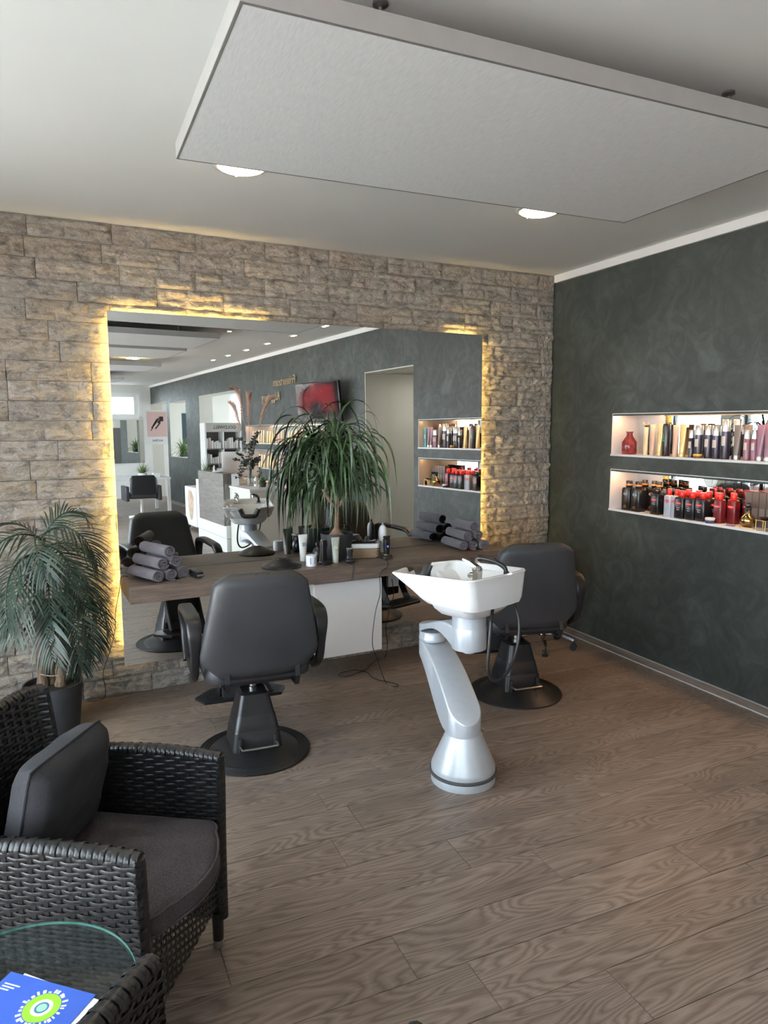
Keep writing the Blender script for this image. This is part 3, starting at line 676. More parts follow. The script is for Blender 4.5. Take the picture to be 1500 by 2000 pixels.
# neck rest
pts = []
for k in range(13):
    x = -.078+.156*k/12; pts.append((x, .335+.012*(1-(x/.078)**2), zr(.33)-.012-.062*(1-ss(abs(x), .045, .08))))
MB().sweep(pts, [(a, b) for a, b in rrect(.034, .017, .015, 3)], Vector((0, 0, 1)), BM).build('neck_rest', MT['black_rubber'], wb_, 50)
# mixer tap and hand shower on the rear deck
tap = MB().lathe([(.026, 0), (.026, .006), (.0215, .009), (.0215, .048), (.023, .050), (.023, .066), (.016, .074), (.001, .076)], 24, (-.095, -.128, .970), BM).build('mixer_tap', MT['chrome'], wb_)
MB().sweep([(-.095, -.128, 1.040), (-.100, -.095, 1.058), (-.105, -.055, 1.068)], [(-.016, -.004), (.016, -.004), (.014, .005), (-.014, .005)], M=BM, scale=[1.1, .9, .6]).build('lever', MT['chrome'], tap, 50)
MB().tube([Vector(q) for q in [(-.095, -.115, 1.005), (-.085, -.085, 1.000), (-.08, -.07, .990)]], [.012, .011, .011], 12, BM).build('spout', MT['chrome'], tap)
MB().lathe([(.020, 0), (.020, .004), (.013, .008), (.013, .020)], 16, (.105, -.128, .972), BM).build('shower_socket', MT['black_plastic'], wb_)
sh = MB().tube(spline([(.105, -.128, .985), (.103, -.118, 1.010), (.090, -.085, 1.030), (.065, -.035, 1.044), (.050, -.005, 1.044)], 5), [.010]*5+[.0115]*6+[.014]*6+[.016]*3+[.014], 12, BM).build('hand_shower', MT['black_plastic'], wb_)
MB().cyl((.050, -.004, 1.044), (.050, .002, 1.024), .013, .011, 14).build('spray_head', MT['chrome'], sh).matrix_local = BM
hose = spline([(BX+.02, -2.00, .86), (-2.035, -2.045, .80), (-2.055, -2.06, .70), (-2.06, -2.06, .60), (-2.035, -2.06, .545), (-1.98, -2.06, .545), (-1.91, -2.04, .60), (-1.865, -2.02, .69), (-1.850, -2.00, .78), (-1.85, -1.95, .87)], 6)
MB().tube([q-Vector((-2.05, -1.86, 0)) for q in hose], .0075, 8).build('hose', MT['black_rubber'], wb_)

# ================================================================== rolled towels
def towel_mesh(seed, L=.30, r=.0405):
    q = random.Random(seed); mb = MB(); turns = 2.7; n = 58; th = .0105; nl = 9; rings = []
    ph = q.uniform(0, 6.28)
    for i in range(nl):
        y = -L/2+L*i/(nl-1)+0; ring = []
        def pt(k, off):
            f = k/n; a = ph+f*turns*2*PI; rad = .006+(r-.006)*f
            rad += off+.0028*mnoise.noise(Vector((a*.7, y*9, seed)))*f
            squash = .90
            e = .006*mnoise.noise(Vector((a, seed*2.1, 3)))*(1 if i in (0, nl-1) else 0)
            return (rad*math.cos(a), y+e, rad*math.sin(a)*squash)
        out = [pt(k, 0) for k in range(n+1)]; inn_ = [pt(k, -th*.86) for k in range(n, -1, -1)]
        rings.append(out+inn_)
    mb.rings(rings, False, False)
    m = 2*(n+1)
    for base, flip in ((0, False), ((nl-1)*m, True)):
        for k in range(n):
            f = (base+k, base+k+1, base+m-2-k, base+m-1-k); mb.f.append(f if not flip else f[::-1])
    return mb.mesh('rolled_towel', 60)
TWM = [towel_mesh(k) for k in range(4)]
def towel(i, loc, rz, label, group, L=1.0, roll=0):
    o = put('rolled_towel', TWM[i % 4], MT['towel'], None); o.location = loc; o.rotation_euler = (0, roll, rz); o.rotation_mode = 'YXZ' if False else 'XYZ'; o.scale = (1, L, 1)
    return tag(o, label, 'towel', group)
TWR = .0370
def towel_pile(cx, cy, rz, names, group, L):
    c, s_ = math.cos(rz), math.sin(rz); k = 0
    for lvl, xs in enumerate(((-.084, 0, .084), (-.042, .042), (0,))):
        for a in xs:
            j = rnd.uniform(-.014, .014)
            z = WZ+TWR+lvl*.0675
            towel(k, (cx+c*a-s_*j, cy+s_*a+c*j, z), rz+rnd.uniform(-.012, .012), names[k], group, L); k += 1
ordn = ['bottom row roll nearest the mirror edge', 'bottom row middle roll', 'bottom row roll nearest the clipper', 'second row roll over the worktop end', 'second row roll beside the clipper', 'topmost roll']
towel_pile(-3.145, -.285, R(22), ['mauve grey rolled towel, %s of the left pile' % q for q in ('bottom left', 'bottom middle', 'bottom right', 'second row left', 'second row right', 'topmost')], 'towels piled at the left worktop end', .92)
towel_pile(-1.005, -.285, R(-4), ['mauve grey rolled towel, %s of the right pile' % q for q in ('bottom left', 'bottom middle', 'bottom right', 'second row left', 'second row right', 'topmost')], 'towels piled at the right worktop end', .92)

# pixel of the 1500 x 2000 photograph to a point on a plane of the place
CP = Vector((-3.8205, -4.5035, 1.66))
def at(px, py, ax, val):
    d = fwd+r2*((px-750)/FPX)-u2*((py-1000)/FPX)
    i = 'xyz'.index(ax); return CP+d*((val-CP[i])/d[i])
# ================================================================== potted palm
def frond_mesh(seed, L, elev, droop, n=19):
    q = random.Random(seed); mb = MB(); P = []; d = Vector((math.cos(elev), 0, math.sin(elev))); pos = Vector((0,0,0)); m = 16; st = L/m
    for i in range(m+1):
        P.append(pos.copy()); d = (d+Vector((0, 0, -droop*st*(.5+1.6*i/m)))).normalized(); pos = pos+d*st
    mb.tube(P, [.0052*(1-.75*i/m)+.0012 for i in range(m+1)], 5)
    for k in range(n):
        f = .16+.83*k/(n-1); i = min(int(f*m), m-1); u = f*m-i; b = P[i].lerp(P[i+1], u); t = (P[i+1]-P[i]).normalized(); up = Vector((0,1,0)).cross(t)*-1
        ll = L*.40*(.45+.9*math.sin(PI*min(1, .18+f*.80)))*q.uniform(.85, 1.1); wd = .0050
        for s in (-1, 1):
            a = R(62-30*f)+q.uniform(-.08, .08)
            dd = (t*math.cos(a)+Vector((0,s,0))*math.sin(a)+up*.12).normalized(); c = b.copy(); row = []
            for j in range(6):
                wj = wd*(.45, .95, 1, .85, .55, .06)[j]; sd = dd.cross(up); sd = sd.normalized() if sd.length > 1e-4 else Vector((1,0,0))
                row += [tuple(c+sd*wj), tuple(c-sd*wj)]
                dd = (dd+Vector((0,0,-.13-.09*f))*(1 if j else .3)).normalized(); c = c+dd*(ll/5)
            mb.add(row, [(2*j, 2*j+1, 2*j+3, 2*j+2) for j in range(5)])
    return mb.mesh('frond', 60)
pal = thing('potted_palm', 'artificial palm with drooping fronds in a charcoal pot beside the mirror', 'palm', (-3.735, -.36, 0))
MB().lathe([(.001, 0), (.120, 0), (.125, .006), (.152, .258), (.152, .264), (.143, .264), (.140, .235), (.001, .235)], 40).build('pot', MT['pot'], pal)
MB().lathe([(.001, .236), (.139, .236), (.08, .246), (.001, .25)], 24).build('soil', MT['soil'], pal)
for tr in ([(-.05, .0, .24), (-.045, .0, .55), (-.03, .01, .85), (-.01, .01, 1.06)], [(.035, -.02, .24), (.05, -.02, .42), (.06, -.02, .60), (.055, -.01, .74)], [(-.01, .03, .24), (-.005, .04, .5), (.0, .05, .72)]):
    pth = spline(tr, 7); n_ = len(pth)
    MB().tube(pth, [.030-.010*i/n_+.004*math.sin(i*2.1) for i in range(n_)], 9).build('trunk', MT['trunk'], pal)
    for k in range(9):
        i = rnd.randrange(1, n_-1); a = rnd.uniform(0, 6.28); b = pth[i]+Vector((math.cos(a), math.sin(a), 0))*.022
        o = MB().tube([b, b+Vector((math.cos(a)*.02, math.sin(a)*.02, .05)), b+Vector((math.cos(a)*.045, math.sin(a)*.045, .10))], [.007, .004, .001], 5).build('fibre_strand', MT['fibre'], pal)
# (height, azimuth, length, elevation, droop) ; azimuth 0 = +x, -90 = towards the viewer
FR = [(1.06,-35,.44,50,7.5),(1.06,25,.36,65,6.5),(1.06,-160,.46,35,7),(1.05,-100,.40,38,8.5),(1.02,-60,.48,18,7.5),(1.03,160,.34,60,6.5),(1.0,-5,.42,35,8),(.98,-140,.50,14,6.5),
      (.74,-50,.46,30,8.5),(.74,-20,.44,40,8.5),(.73,-80,.48,36,10),(.72,15,.34,45,8.5),(.72,-112,.46,34,8.5),(.70,-175,.42,30,7.5),(.66,-62,.40,10,9.5),(.90,-85,.44,38,9.5),(.88,-28,.48,40,9),(.86,-125,.48,32,8),(.95,-70,.42,55,9)]
for k, (z, az, L, el, dr) in enumerate(FR):
    o = put('frond', frond_mesh(k, L, R(el), dr), MT['palm'], pal)
    x, y = (-.012, .01) if z > .8 else (.045, -.01)
    o.location = (x, y, z); o.rotation_euler = (rnd.uniform(-.35, .35), 0, R(az))
MB().tube(spline([(-.06,-.03,.33), (0,-.045,.315), (.10,-.03,.315), (.19,.0,.37), (.25,.05,.45)], 6), .0016, 5).build('tie_string', pm('string', (.7,.68,.62), .8), pal)

# ================================================================== ponytail plant on the worktop
PX_, PY_ = -1.985, -.235
pp = thing('potted_ponytail', 'ponytail plant with long arching green leaves in a black pot on the worktop', 'plant', (PX_, PY_, WZ))
MB().lathe([(.001, 0), (.088, 0), (.092, .004), (.108, .165), (.108, .172), (.100, .172), (.098, .150), (.001, .150)], 36).build('pot', MT['pot'], pp)
MB().lathe([(.001, .150), (.097, .151), (.05, .158), (.001, .16)], 20).build('soil', MT['soil'], pp)
tk = spline([(0,0,.145), (.0,0,.20), (.004,.0,.28), (.008,.004,.42), (.0,.004,.55)], 7); n_ = len(tk)
MB().tube(tk, [.046*(1-ss(i/n_, 0, .30))+.017 for i in range(n_)], 12).build('trunk', MT['bark'], pp)
HEADS = [((0,0,.59), 1.0), ((-.10,-.02,.47), .85), ((.09,-.015,.47), .85), ((-.01,.0,.69), 1.0), ((.01,-.045,.40), .8)]
for h, _ in HEADS[1:3]: MB().tube(spline([(.006, .003, .34), (h[0]*.6, h[1], .40), h], 5), [.013]*11, 8).build('branch', MT['bark'], pp)
MB().tube([(.0,.004,.55), (-.01,.0,.69)], [.016, .012], 8).build('branch', MT['bark'], pp)
def strap_leaf(q, h):
    az = q.uniform(0, 2*PI); el = R(q.uniform(40, 89)); L = q.uniform(.42, .95); m = 16; st = L/m; g = q.uniform(8, 20); wv1 = q.uniform(-1, 1); wv2 = q.uniform(3, 7)
    d = Vector((math.cos(az)*math.cos(el), math.sin(az)*math.cos(el)*.75, math.sin(el))); p_ = Vector(h); row = []; side = Vector((-math.sin(az), math.cos(az), 0)); wmax = q.uniform(.0055, .0085)
    for i in range(m+1):
        v = i/m; wj = wmax*min(1, .55+v*2)*(1-ss(v, .55, 1.0)*.95)
        tw = side*math.cos(v*1.2)+d.cross(side)*math.sin(v*1.2)
        yl = .235-.072-.012                      # the mirror plane behind
        c = Vector((p_.x, min(p_.y, yl), max(p_.z, .02)))
        row += [tuple(c+tw*wj), tuple(c-tw*wj)]
        d = (d+Vector((0,0,-g*st*(.3+v)))+side*(.16*wv1*math.sin(wv2*v+wv1*3))).normalized(); p_ = p_+d*st
        if p_.z < .02: p_.z = .02
    return MB().add(row, [(2*i, 2*i+1, 2*i+3, 2*i+2) for i in range(m)])
q = random.Random(5)
for k in range(285):
    h, _ = HEADS[k % 5]
    for _t in range(60):
        lf = strap_leaf(q, h)
        e = Vector(lf.v[-1])
        if abs(e.x) < .34 and max(abs(k_[0]) for k_ in lf.v) < .37 and all(k_[2] > .19 or (k_[2] > .02 and k_[1] > .062 and k_[0] < .06 and abs(k_[0])+abs(k_[1]) > .13) for k_ in lf.v): break
    lf.build('leaf', MT['strap'], pp, 0)

# ================================================================== small things on the worktop
def prod(name, label, cat, loc, rz, group=None): return thing(name, label, cat, loc, rz, group)
def arc_label(r, z0, z1, half, mt, parent, name='label', seg=8, e=.0006):
    mb = MB(); v = []
    for z in (z0, z1):
        for k in range(seg+1):
            a = -half+2*half*k/seg; v.append(((r+e)*math.cos(a), (r+e)*math.sin(a), z))
    mb.add(v, [(k, k+1, seg+2+k, seg+1+k) for k in range(seg)]); return mb.build(name, mt, parent)
def squeeze_tube(t, h, r, mt, capmt, flat=1.25):
    MB().lathe([(r*.80, 0), (r*.82, .002), (r*.82, .026), (r*.78, .028)], 20).build('cap', capmt, t)
    rings = []
    for v in (0, .1, .3, .5, .7, .85, .95, 1):
        a = r*(.84+(flat-.84)*v); b = r*.86*(1-v)+.0025*v
        rings.append([(b*math.cos(2*PI*j/20), a*math.sin(2*PI*j/20), .028+(h-.028)*v) for j in range(20)])
    MB().rings(rings).build('body', mt, t, 60)
F0 = -R(90)                                   # front of a small thing towards the room
cream = pm('tube_cream', (.74,.74,.72), .4); sage = pm('tube_sage', (.46,.50,.44), .4); blkp = MT['black_plastic']
t = prod('squeeze_tube', 'tall cream white squeeze tube standing left of the black spray bottle', 'tube', (-2.215, -.215, WZ), F0); squeeze_tube(t, .175, .026, cream, cream)
MB().box(.0195, .0202, -.012, .012, .10, .125).build('print', pm('print_grey', (.35,.36,.36), .5), t, 0)
t = prod('squeeze_tube', 'sage green squeeze tube in front of the plant pot', 'tube', (-2.050, -.365, WZ), F0); squeeze_tube(t, .165, .024, sage, pm('tube_cap_grey', (.45,.46,.44), .4))
MB().rbox(.012, .0165, -.012, .012, .085, .112, .002, 1).build('emblem', pm('emblem_gold', (.60,.58,.45), .4), t)
t = prod('spray_bottle', 'small black trigger spray bottle between the white tube and the pot', 'spray bottle', (-2.128, -.255, WZ), F0-.5)
MB().lathe([(.001, 0), (.034, 0), (.038, .006), (.038, .055), (.028, .078), (.013, .092), (.013, .102)], 20).build('body', blkp, t)
MB().rbox(-.03, .045, -.011, .011, .104, .128, .006, 2).cyl((.045, 0, .118), (.054, 0, .118), .006, .004).build('spray_head', blkp, t)
MB().sweep(spline([(.022, 0, .106), (.034, 0, .094), (.036, 0, .074)], 4), [(-.006, -.003), (.006, -.003), (.006, .003), (-.006, .003)], Vector((1,0,0))).build('trigger', blkp, t, 40)
t = prod('neck_paper_roll', 'white neck paper roll with blue print beside the black stand', 'paper roll', (-2.225, -.385, WZ), F0)
MB().lathe([(.012, .0), (.034, 0), (.034, .068), (.033, .069), (.013, .069), (.012, .068), (.012, 0)], 28, cap0=False, cap1=False).build('paper', pm('paper_white', (.82,.83,.85), .8), t)
for a in (-.5, .35): 
    o = arc_label(.034, .014, .055, .09, pm('print_blue', (.16,.30,.62), .6), t, 'print', 3); o.rotation_euler = (0, 0, a)
t = prod('hood_stand', 'flat black round dryer stand lying on the worktop edge', 'stand', (-2.40, -.325, WZ), R(10))
MB().lathe([(.001, 0), (.122, 0), (.126, .006), (.120, .014), (.085, .030), (.055, .045), (.040, .050), (.034, .046), (.001, .030)], 40).build('dish', blkp, t)
MB().rbox(-.030, .030, -.012, .012, .036, .054, .006, 2).build('grip', blkp, t)
for k, (x, y, h, rz, lb) in enumerate(((-2.135, -.395, .155, F0+.25, 'black hair clipper standing upright in front of the pot, left of the sage tube'), (-1.965, -.40, .085, F0-.3, 'low black clipper charger right of the sage tube'))):
    t = prod('hair_clipper', lb, 'clipper', (x, y, WZ), rz, 'black clippers in front of the plant')
    MB().rbox(-.032, .032, -.030, .030, 0, .022, .006, 2).build('charging_base', blkp, t)
    rings = [[(a-.020+.045*(z-.02), b, z) for a, b in rrect(wx, wy, .008, 3)] for z, wx, wy in ((.022, .020, .023), (.05*h/.155, .018, .021), (.09*h/.155, .017, .018), (.125*h/.155, .019, .022), (h, .016, .020))]
    MB().rings(rings).build('body', blkp, t, 50)
    MB().rbox(-.024+.045*h, .006+.045*h-.02, -.021, .021, h-.004, h+.008, .002, 1).build('blade', MT['nickel'], t)
t = prod('trimmer', 'black cordless trimmer with a blue light in its charging dock', 'trimmer', (-1.690, -.385, WZ), F0)
MB().lathe([(.001, 0), (.041, 0), (.043, .004), (.040, .014), (.030, .026), (.001, .027)], 28).build('dock', blkp, t)
MB().lathe([(.0285, .0262), (.0305, .0262), (.0305, .0285), (.0285, .0285)], 28, cap0=False, cap1=False).build('gold_ring', pm('gold', (.75,.56,.16), .25, 1), t)
MB().rings([[(a, b, z) for a, b in rrect(wx, wy, .012, 3)] for z, wx, wy in ((.027, .017, .017), (.06, .018, .019), (.10, .017, .020), (.128, .018, .023), (.134, .012, .014))]).build('body', blkp, t, 50)
MB().rbox(-.013, .013, -.021, .021, .134, .147, .003, 1).box(-.004, .022, -.020, .020, .147, .150).build('blade', MT['black_matt'], t)
MB().lathe([(.0035, .0), (.0055, 0), (.0055, .0006), (.0035, .0006)], 14, cap0=False, cap1=False, M=Matrix.Translation((.0183, 0, .082)) @ Matrix.Rotation(R(90), 4, 'Y')).build('status_light', emis('blue_light', (.06, .10, 1), 6), t)
t = prod('spray_can', 'white tapered spray can standing behind the trimmer', 'spray can', (-1.600, -.155, WZ), F0)
MB().lathe([(.001, 0), (.0265, 0), (.0275, .004), (.0275, .150), (.024, .172), (.013, .186), (.011, .188)], 28).build('body', pm('can_white', (.80,.80,.82), .25), t)
MB().lathe([(.010, .188), (.010, .200), (.007, .208), (.001, .209)], 16).build('nozzle', pm('nozzle_grey', (.20,.20,.21), .4), t)
arc_label(.0275, .03, .07, .5, pm('can_band', (.42,.42,.44), .4), t, 'print')
# basket: woven body, white cloth lining
t = prod('wicker_basket', 'small wicker basket with a white checked lining on the worktop', 'basket', (-1.800, -.240, WZ), R(-22))
bm_ = pm('willow', (.33,.235,.15), .7)
core = MB()
for sgn in (0,):
    o_ = rrect(.083, .062, .02, 4); i_ = rrect(.080, .059, .018, 4)
    core.rings([[(x, y, 0) for x, y in o_], [(x*1.06, y*1.06, .078) for x, y in o_], [(x*1.06, y*1.06, .078) for x, y in i_], [(x, y, .006) for x, y in i_]], True, True)
core.build('core', pm('willow_dark', (.12,.08,.05), .8), t, 30)
wv = MB(); per = rrect(.085, .064, .02, 6); Lp = []
for k in range(len(per)):
    a, b = Vector((*per[k], 0)), Vector((*per[(k+1) % len(per)], 0)); n_ = max(1, int((b-a).length/.005))
    Lp += [a.lerp(b, i/n_) for i in range(n_)]
for rw in range(7):
    pts = []
    for i, c in enumerate(Lp):
        nn = c.normalized(); off = .003*math.sin(i*2*PI/6.0+PI*rw); k = 1+.06*rw/7
        pts.append(Vector((c.x*k, c.y*k, .006+rw*.0085))+nn*off)
    wv.tube(pts+[pts[0]], .0042, 5)
tag(wv.build('weave', bm_, t, 60), kind='stuff')
t2 = NT('basket_lining'); v = t2.coords(); ck = t2.n('ShaderNodeTexChecker'); t2.l(v, ck.inputs[0]); ck.inputs[1].default_value = (.80,.80,.80,1); ck.inputs[2].default_value = (.50,.50,.52,1); ck.inputs[3].default_value = 160; MT['lining'] = t2.set(ck.outputs[0], .9)
oo = rrect(.0935, .0725, .022, 5); ii = rrect(.083, .063, .016, 5)
MB().rings([[(x*1.0, y*1.0, .060) for x, y in oo], [(x*1.01, y*1.01, .083) for x, y in oo], [(x, y, .085) for x, y in ii], [(x*.97, y*.97, .012) for x, y in ii]], False, True).build('lining', MT['lining'], t, 40)
for k, (a, b, rz, lb) in enumerate(((-.03, -.01, .4, 'black comb'), (.02, .015, -.3, 'black brush'), (.035, -.025, 1.0, 'black handle'))):
    c = MB().rbox(-.012, .012, -.055, .055, 0, .014, .005, 2).build('hair_tool', blkp, t); c.location = (a, b, .082); c.rotation_euler = (.3*(1 if k % 2 else -1), 0, rz)
t.scale = (1.22, 1.22, 1.15)
# clipper lying by the towels
t = prod('hair_clipper', 'black hair clipper lying beside the left towel pile', 'clipper', (-2.945, -.375, WZ), R(-80), 'black clippers in front of the plant')
rings = [[(y, a, .022+b) for a, b in rrect(wx, wz, .009, 3)] for y, wx, wz in ((-.08, .014, .015), (-.05, .021, .021), (0, .019, .021), (.05, .021, .021), (.068, .019, .015))]
MB().rings(rings).build('body', blkp, t, 50, True)
MB().rbox(.066, .084, -.020, .020, .014, .026, .002, 1).build('blade', MT['nickel'], t)
# cables
def cable(pts, label, r=.0028, n=6):
    o = MB().tube(spline(pts, n), r, 6).build('power_cable', MT['black_rubber']); return tag(o, label, 'cable')
K = lambda x, y: (560+x/3.41, 1080+y/3.41)
pl = [at(*K(700, 175), 'y', -.11), at(*K(712, 280), 'y', -.11), at(*K(680, 400), 'y', -.13), at(*K(660, 500), 'y', -.16), at(*K(670, 600), 'y', -.20)]
flr = [(655, 690), (590, 715), (520, 780), (440, 780), (360, 800), (350, 818), (410, 818), (520, 788), (580, 835), (690, 862), (742, 878), (720, 890), (660, 862)]
pl += [at(*K(x, y), 'z', .006) for x, y in flr]
pl += [at(*K(605, 710), 'y', -.54), at(*K(570, 600), 'y', -.52), at(*K(590, 400), 'y', -.50), at(*K(622, 270), 'y', -.503), at(*K(622, 140), 'y', -.503)]
pl += [Vector((-1.75, -.503, .74)), Vector((-1.745, -.500, WZ+.002)), Vector((-1.735, -.45, WZ+.0045)), Vector((-1.735, -.41, WZ+.0045))]
cable(pl, 'black power cable looping from the socket across the floor up to the trimmer')
Q = lambda x, y: (x*.24, 920+y*.24)
pts = [Vector((-3.30, -.20, WZ+.005)), Vector((-3.338, -.19, WZ+.002)), Vector((-3.345, -.15, .70)), at(*Q(940, 1150), 'y', -.075), at(*Q(935, 1300), 'y', -.062), at(*Q(890, 1480), 'y', -.056), at(*Q(840, 1640), 'y', -.056), at(*Q(858, 1770), 'y', -.056), Vector((at(*Q(850, 1830), 'y', -.060).x, -.062, .02)), at(*Q(790, 1868), 'z', .004), at(*Q(710, 1872), 'z', .004)]
cable(pts, 'thin black cable hanging down the stone wall left of the mirror', .0022)
cable([Vector((-2.0, -.43, WZ+.004)), Vector((-1.99, -.475, WZ+.004)), Vector((-1.988, -.4975, WZ-.002)), Vector((-1.99, -.4995, WZ-.05)), Vector((-2.0, -.4985, WZ-.094))], 'short black cable hanging over the worktop front edge above the cabinet', .002)

# ================================================================== wicker armchairs
def weave_panel(S, u0, u1, v0, v1, pitch=.0125, stake=.034, amp=.0034, both=False, stakes=True):
    """woven strands on the surface S(u, v) -> (point, normal); u, v in metres"""
    mb = MB(); nu = max(2, round((u1-u0)/stake)); nv = max(1, round((v1-v0)/pitch)); sub = 4
    for r in range(nv):
        vc = v0+(v1-v0)*(r+.5)/nv; hw = (v1-v0)/nv*.46; row = []
        for i in range(nu*sub+1):
            u = u0+(u1-u0)*i/(nu*sub); ph = math.cos(PI*i/sub+PI*r)
            for k, hh in ((-1, -.0022), (0, 0), (1, -.0022)):
                p_, n_ = S(u, vc+hw*k); row.append(tuple(p_+n_*(amp*ph+hh)))
        fs = []
        for i in range(nu*sub):
            a = 3*i; fs += [(a, a+3, a+4, a+1), (a+1, a+4, a+5, a+2)]
        mb.add(row, fs)
    if stakes:
        for i in range(nu+1):
            u = u0+(u1-u0)*i/nu; row = []
            m = max(4, nv)
            for j in range(m+1):
                v = v0+(v1-v0)*j/m
                for k in (-1, 1):
                    p_, n_ = S(min(max(u+.006*k, u0), u1), v); row.append(tuple(p_-n_*.0012))
            mb.add(row, [(2*j, 2*j+1, 2*j+3, 2*j+2) for j in range(m)])
    return mb
def wicker_chair(label, loc, rz, group):
    t = thing('wicker_armchair', label, 'armchair', loc, rz, group)
    W, Dp, rc, th = .252, .27, .09, .021                # half width, half depth, back corner radius, half thickness
    arm, back, low = .645, .845, .10
    # plan line of the shell: front of the right arm -> round the back -> front of the left arm
    La = 2*Dp-rc; Lc = rc*PI/2; Lb = 2*(W-rc); LT = 2*La+2*Lc+Lb
    def plan(u):
        if u < La: return Vector((W, Dp-u, 0)), Vector((1,0,0))
        u -= La
        if u < Lc: a = u/rc; return Vector((W-rc+rc*math.cos(a), -Dp+rc-rc*math.sin(a), 0)), Vector((math.cos(a), -math.sin(a), 0))
        u -= Lc
        if u < Lb: return Vector((W-rc-u, -Dp, 0)), Vector((0,-1,0))
        u -= Lb
        if u < Lc: a = u/rc; return Vector((-W+rc-rc*math.sin(a), -Dp+rc-rc*math.cos(a), 0)), Vector((-math.sin(a), -math.cos(a), 0))
        u -= Lc; return Vector((-W, -Dp+rc+u, 0)), Vector((-1,0,0))
    def lean(p_, z): # the back leans, arms splay a little
        f = ss(-p_.y, .10, .27); zz = max(0, z-.40)
        return Vector((p_.x*(1+.05*ss(z, .2, .65)), p_.y-.16*f*zz, z))
    def outer(u, v): p_, n_ = plan(u); return lean(p_+n_*th, v), n_
    def inner(u, v): p_, n_ = plan(u); return lean(p_-n_*th, v), -n_
    ua, ub = La+Lc*.45, La+Lc*1.55+Lb
    def top_at(u): 
        m = min(u, LT-u); return arm+.012*math.sin(PI*min(1, m/La))
    # woven sides and back, outside then inside
    for nm, S in (('outer', outer), ('inner', inner)):
        zl = low if nm == 'outer' else .34
        tag(weave_panel(S, .0, LT, zl, arm-.012, both=True).build('woven_shell', MT['wicker'], t, 50), kind='stuff')
        tag(weave_panel(S, ua, ub, arm-.012, back-.012).build('woven_back', MT['wicker'], t, 50), kind='stuff')
    core = MB(); n = 72; rows = []
    for (z0, z1, a, b) in ((low, arm-.012, 0, LT), (arm-.012, back-.012, ua, ub)):
        for side in (1, -1):
            ring = []
            for i in range(n+1):
                u = a+(b-a)*i/n; p_, n_ = plan(u)
                for z in (z0, z1): ring.append(tuple(lean(p_+n_*side*(th-.006), z)))
            core.add(ring, [(2*i, 2*i+2, 2*i+3, 2*i+1) for i in range(n)])
    core.build('shell_lining', MT['wicker_core'], t, 50)
    # rims: wrapped strands over arms and over the back
    def rim(a, b, zf, name, wrap=.0155, ends=True):
        mb = MB(); m = int((b-a)/wrap)
        for i in range(m):
            uc = a+(b-a)*(i+.5)/m; rows = []; lift = .003 if i % 2 else 0
            for du in (-.0062, 0, .0062):
                for k in range(9):
                    an = R(-20+220*k/8); u = min(max(uc+du, 0), LT); p_, n_ = plan(u)
                    rr = .024+lift-(.0012 if du else 0)
                    q_ = lean(p_, zf(u)-.016); rows.append(tuple(q_+n_*math.cos(an)*rr+Vector((0,0,math.sin(an)*rr*.75))))
            mb.add(rows, [(9*r_+k, 9*r_+k+1, 9*r_+k+10, 9*r_+k+9) for r_ in range(2) for k in range(8)])
        pth = [lean(plan(a+(b-a)*i/40)[0], zf(a+(b-a)*i/40)-.016) for i in range(41)]
        mb.tube(pth, .019, 8); return tag(mb.build(name, MT['wicker'], t, 50), kind='stuff')
    rim(0, ua, top_at, 'arm_rim'); rim(ub, LT, top_at, 'arm_rim'); rim(ua, ub, lambda u: back, 'back_rim')
    # upright edges: fronts of the arms, sides of the raised back
    def upright(u, z0, z1, name):
        mb = MB(); m = int((z1-z0)/.0135); p_, n_ = plan(u); tq = Vector((0,1,0)) if u < .1 or u > LT-.1 else None
        nx_, _ = plan(min(max(u+(.01 if u < LT/2 else -.01), 0), LT)); tq = (p_-nx_).normalized()
        for i in range(m):
            zc = z0+(z1-z0)*(i+.5)/m; rows = []; lift = .0028 if i % 2 else 0
            for dz in (-.0064, 0, .0064):
                for k in range(9):
                    an = R(-95+190*k/8); rr = .0235+lift-(.0012 if dz else 0); q_ = lean(p_, zc+dz); rows.append(tuple(q_+tq*math.cos(an)*rr*.62+n_*math.sin(an)*rr))
            mb.add(rows, [(9*r_+k, 9*r_+k+1, 9*r_+k+10, 9*r_+k+9) for r_ in range(2) for k in range(8)])
        mb.tube([lean(p_, z0+(z1-z0)*i/6) for i in range(7)], .018, 8)
        tag(mb.build(name, MT['wicker'], t, 50), kind='stuff')
    for u in (.004, LT-.004): upright(u, .10, arm-.01, 'arm_front')
    for u in (ua, ub): upright(u, arm-.02, back-.01, 'back_edge')
    # front apron and the seat deck
    def front(u, v): return Vector((u, Dp-.012, v)), Vector((0,1,0))
    ap = MB(); nn = 9
    tag(weave_panel(front, -W+.02, W-.02, .15, .375, .011, .028).build('front_apron', MT['wicker'], t, 50), kind='stuff')
    MB().box(-W+.02, W-.02, -Dp+.02, Dp-.02, .355, .375).build('seat_deck', MT['wicker_core'], t, 0)
    # legs with metal glides
    for x, y in ((W-.005, Dp-.02), (-W+.005, Dp-.02), (W-.03, -Dp+.03), (-W+.03, -Dp+.03)):
        lg = MB().tube([(x, y, .12), (x, y, .025)], [.019, .017], 12).build('leg', MT['wicker'], t)
        MB().lathe([(.016, 0), (.0165, .004), (.0165, .028), (.012, .03)], 14, (x, y, 0)).build('glide', MT['brushed'], lg)
    # seat cushion with piping, bowed front
    rings = []
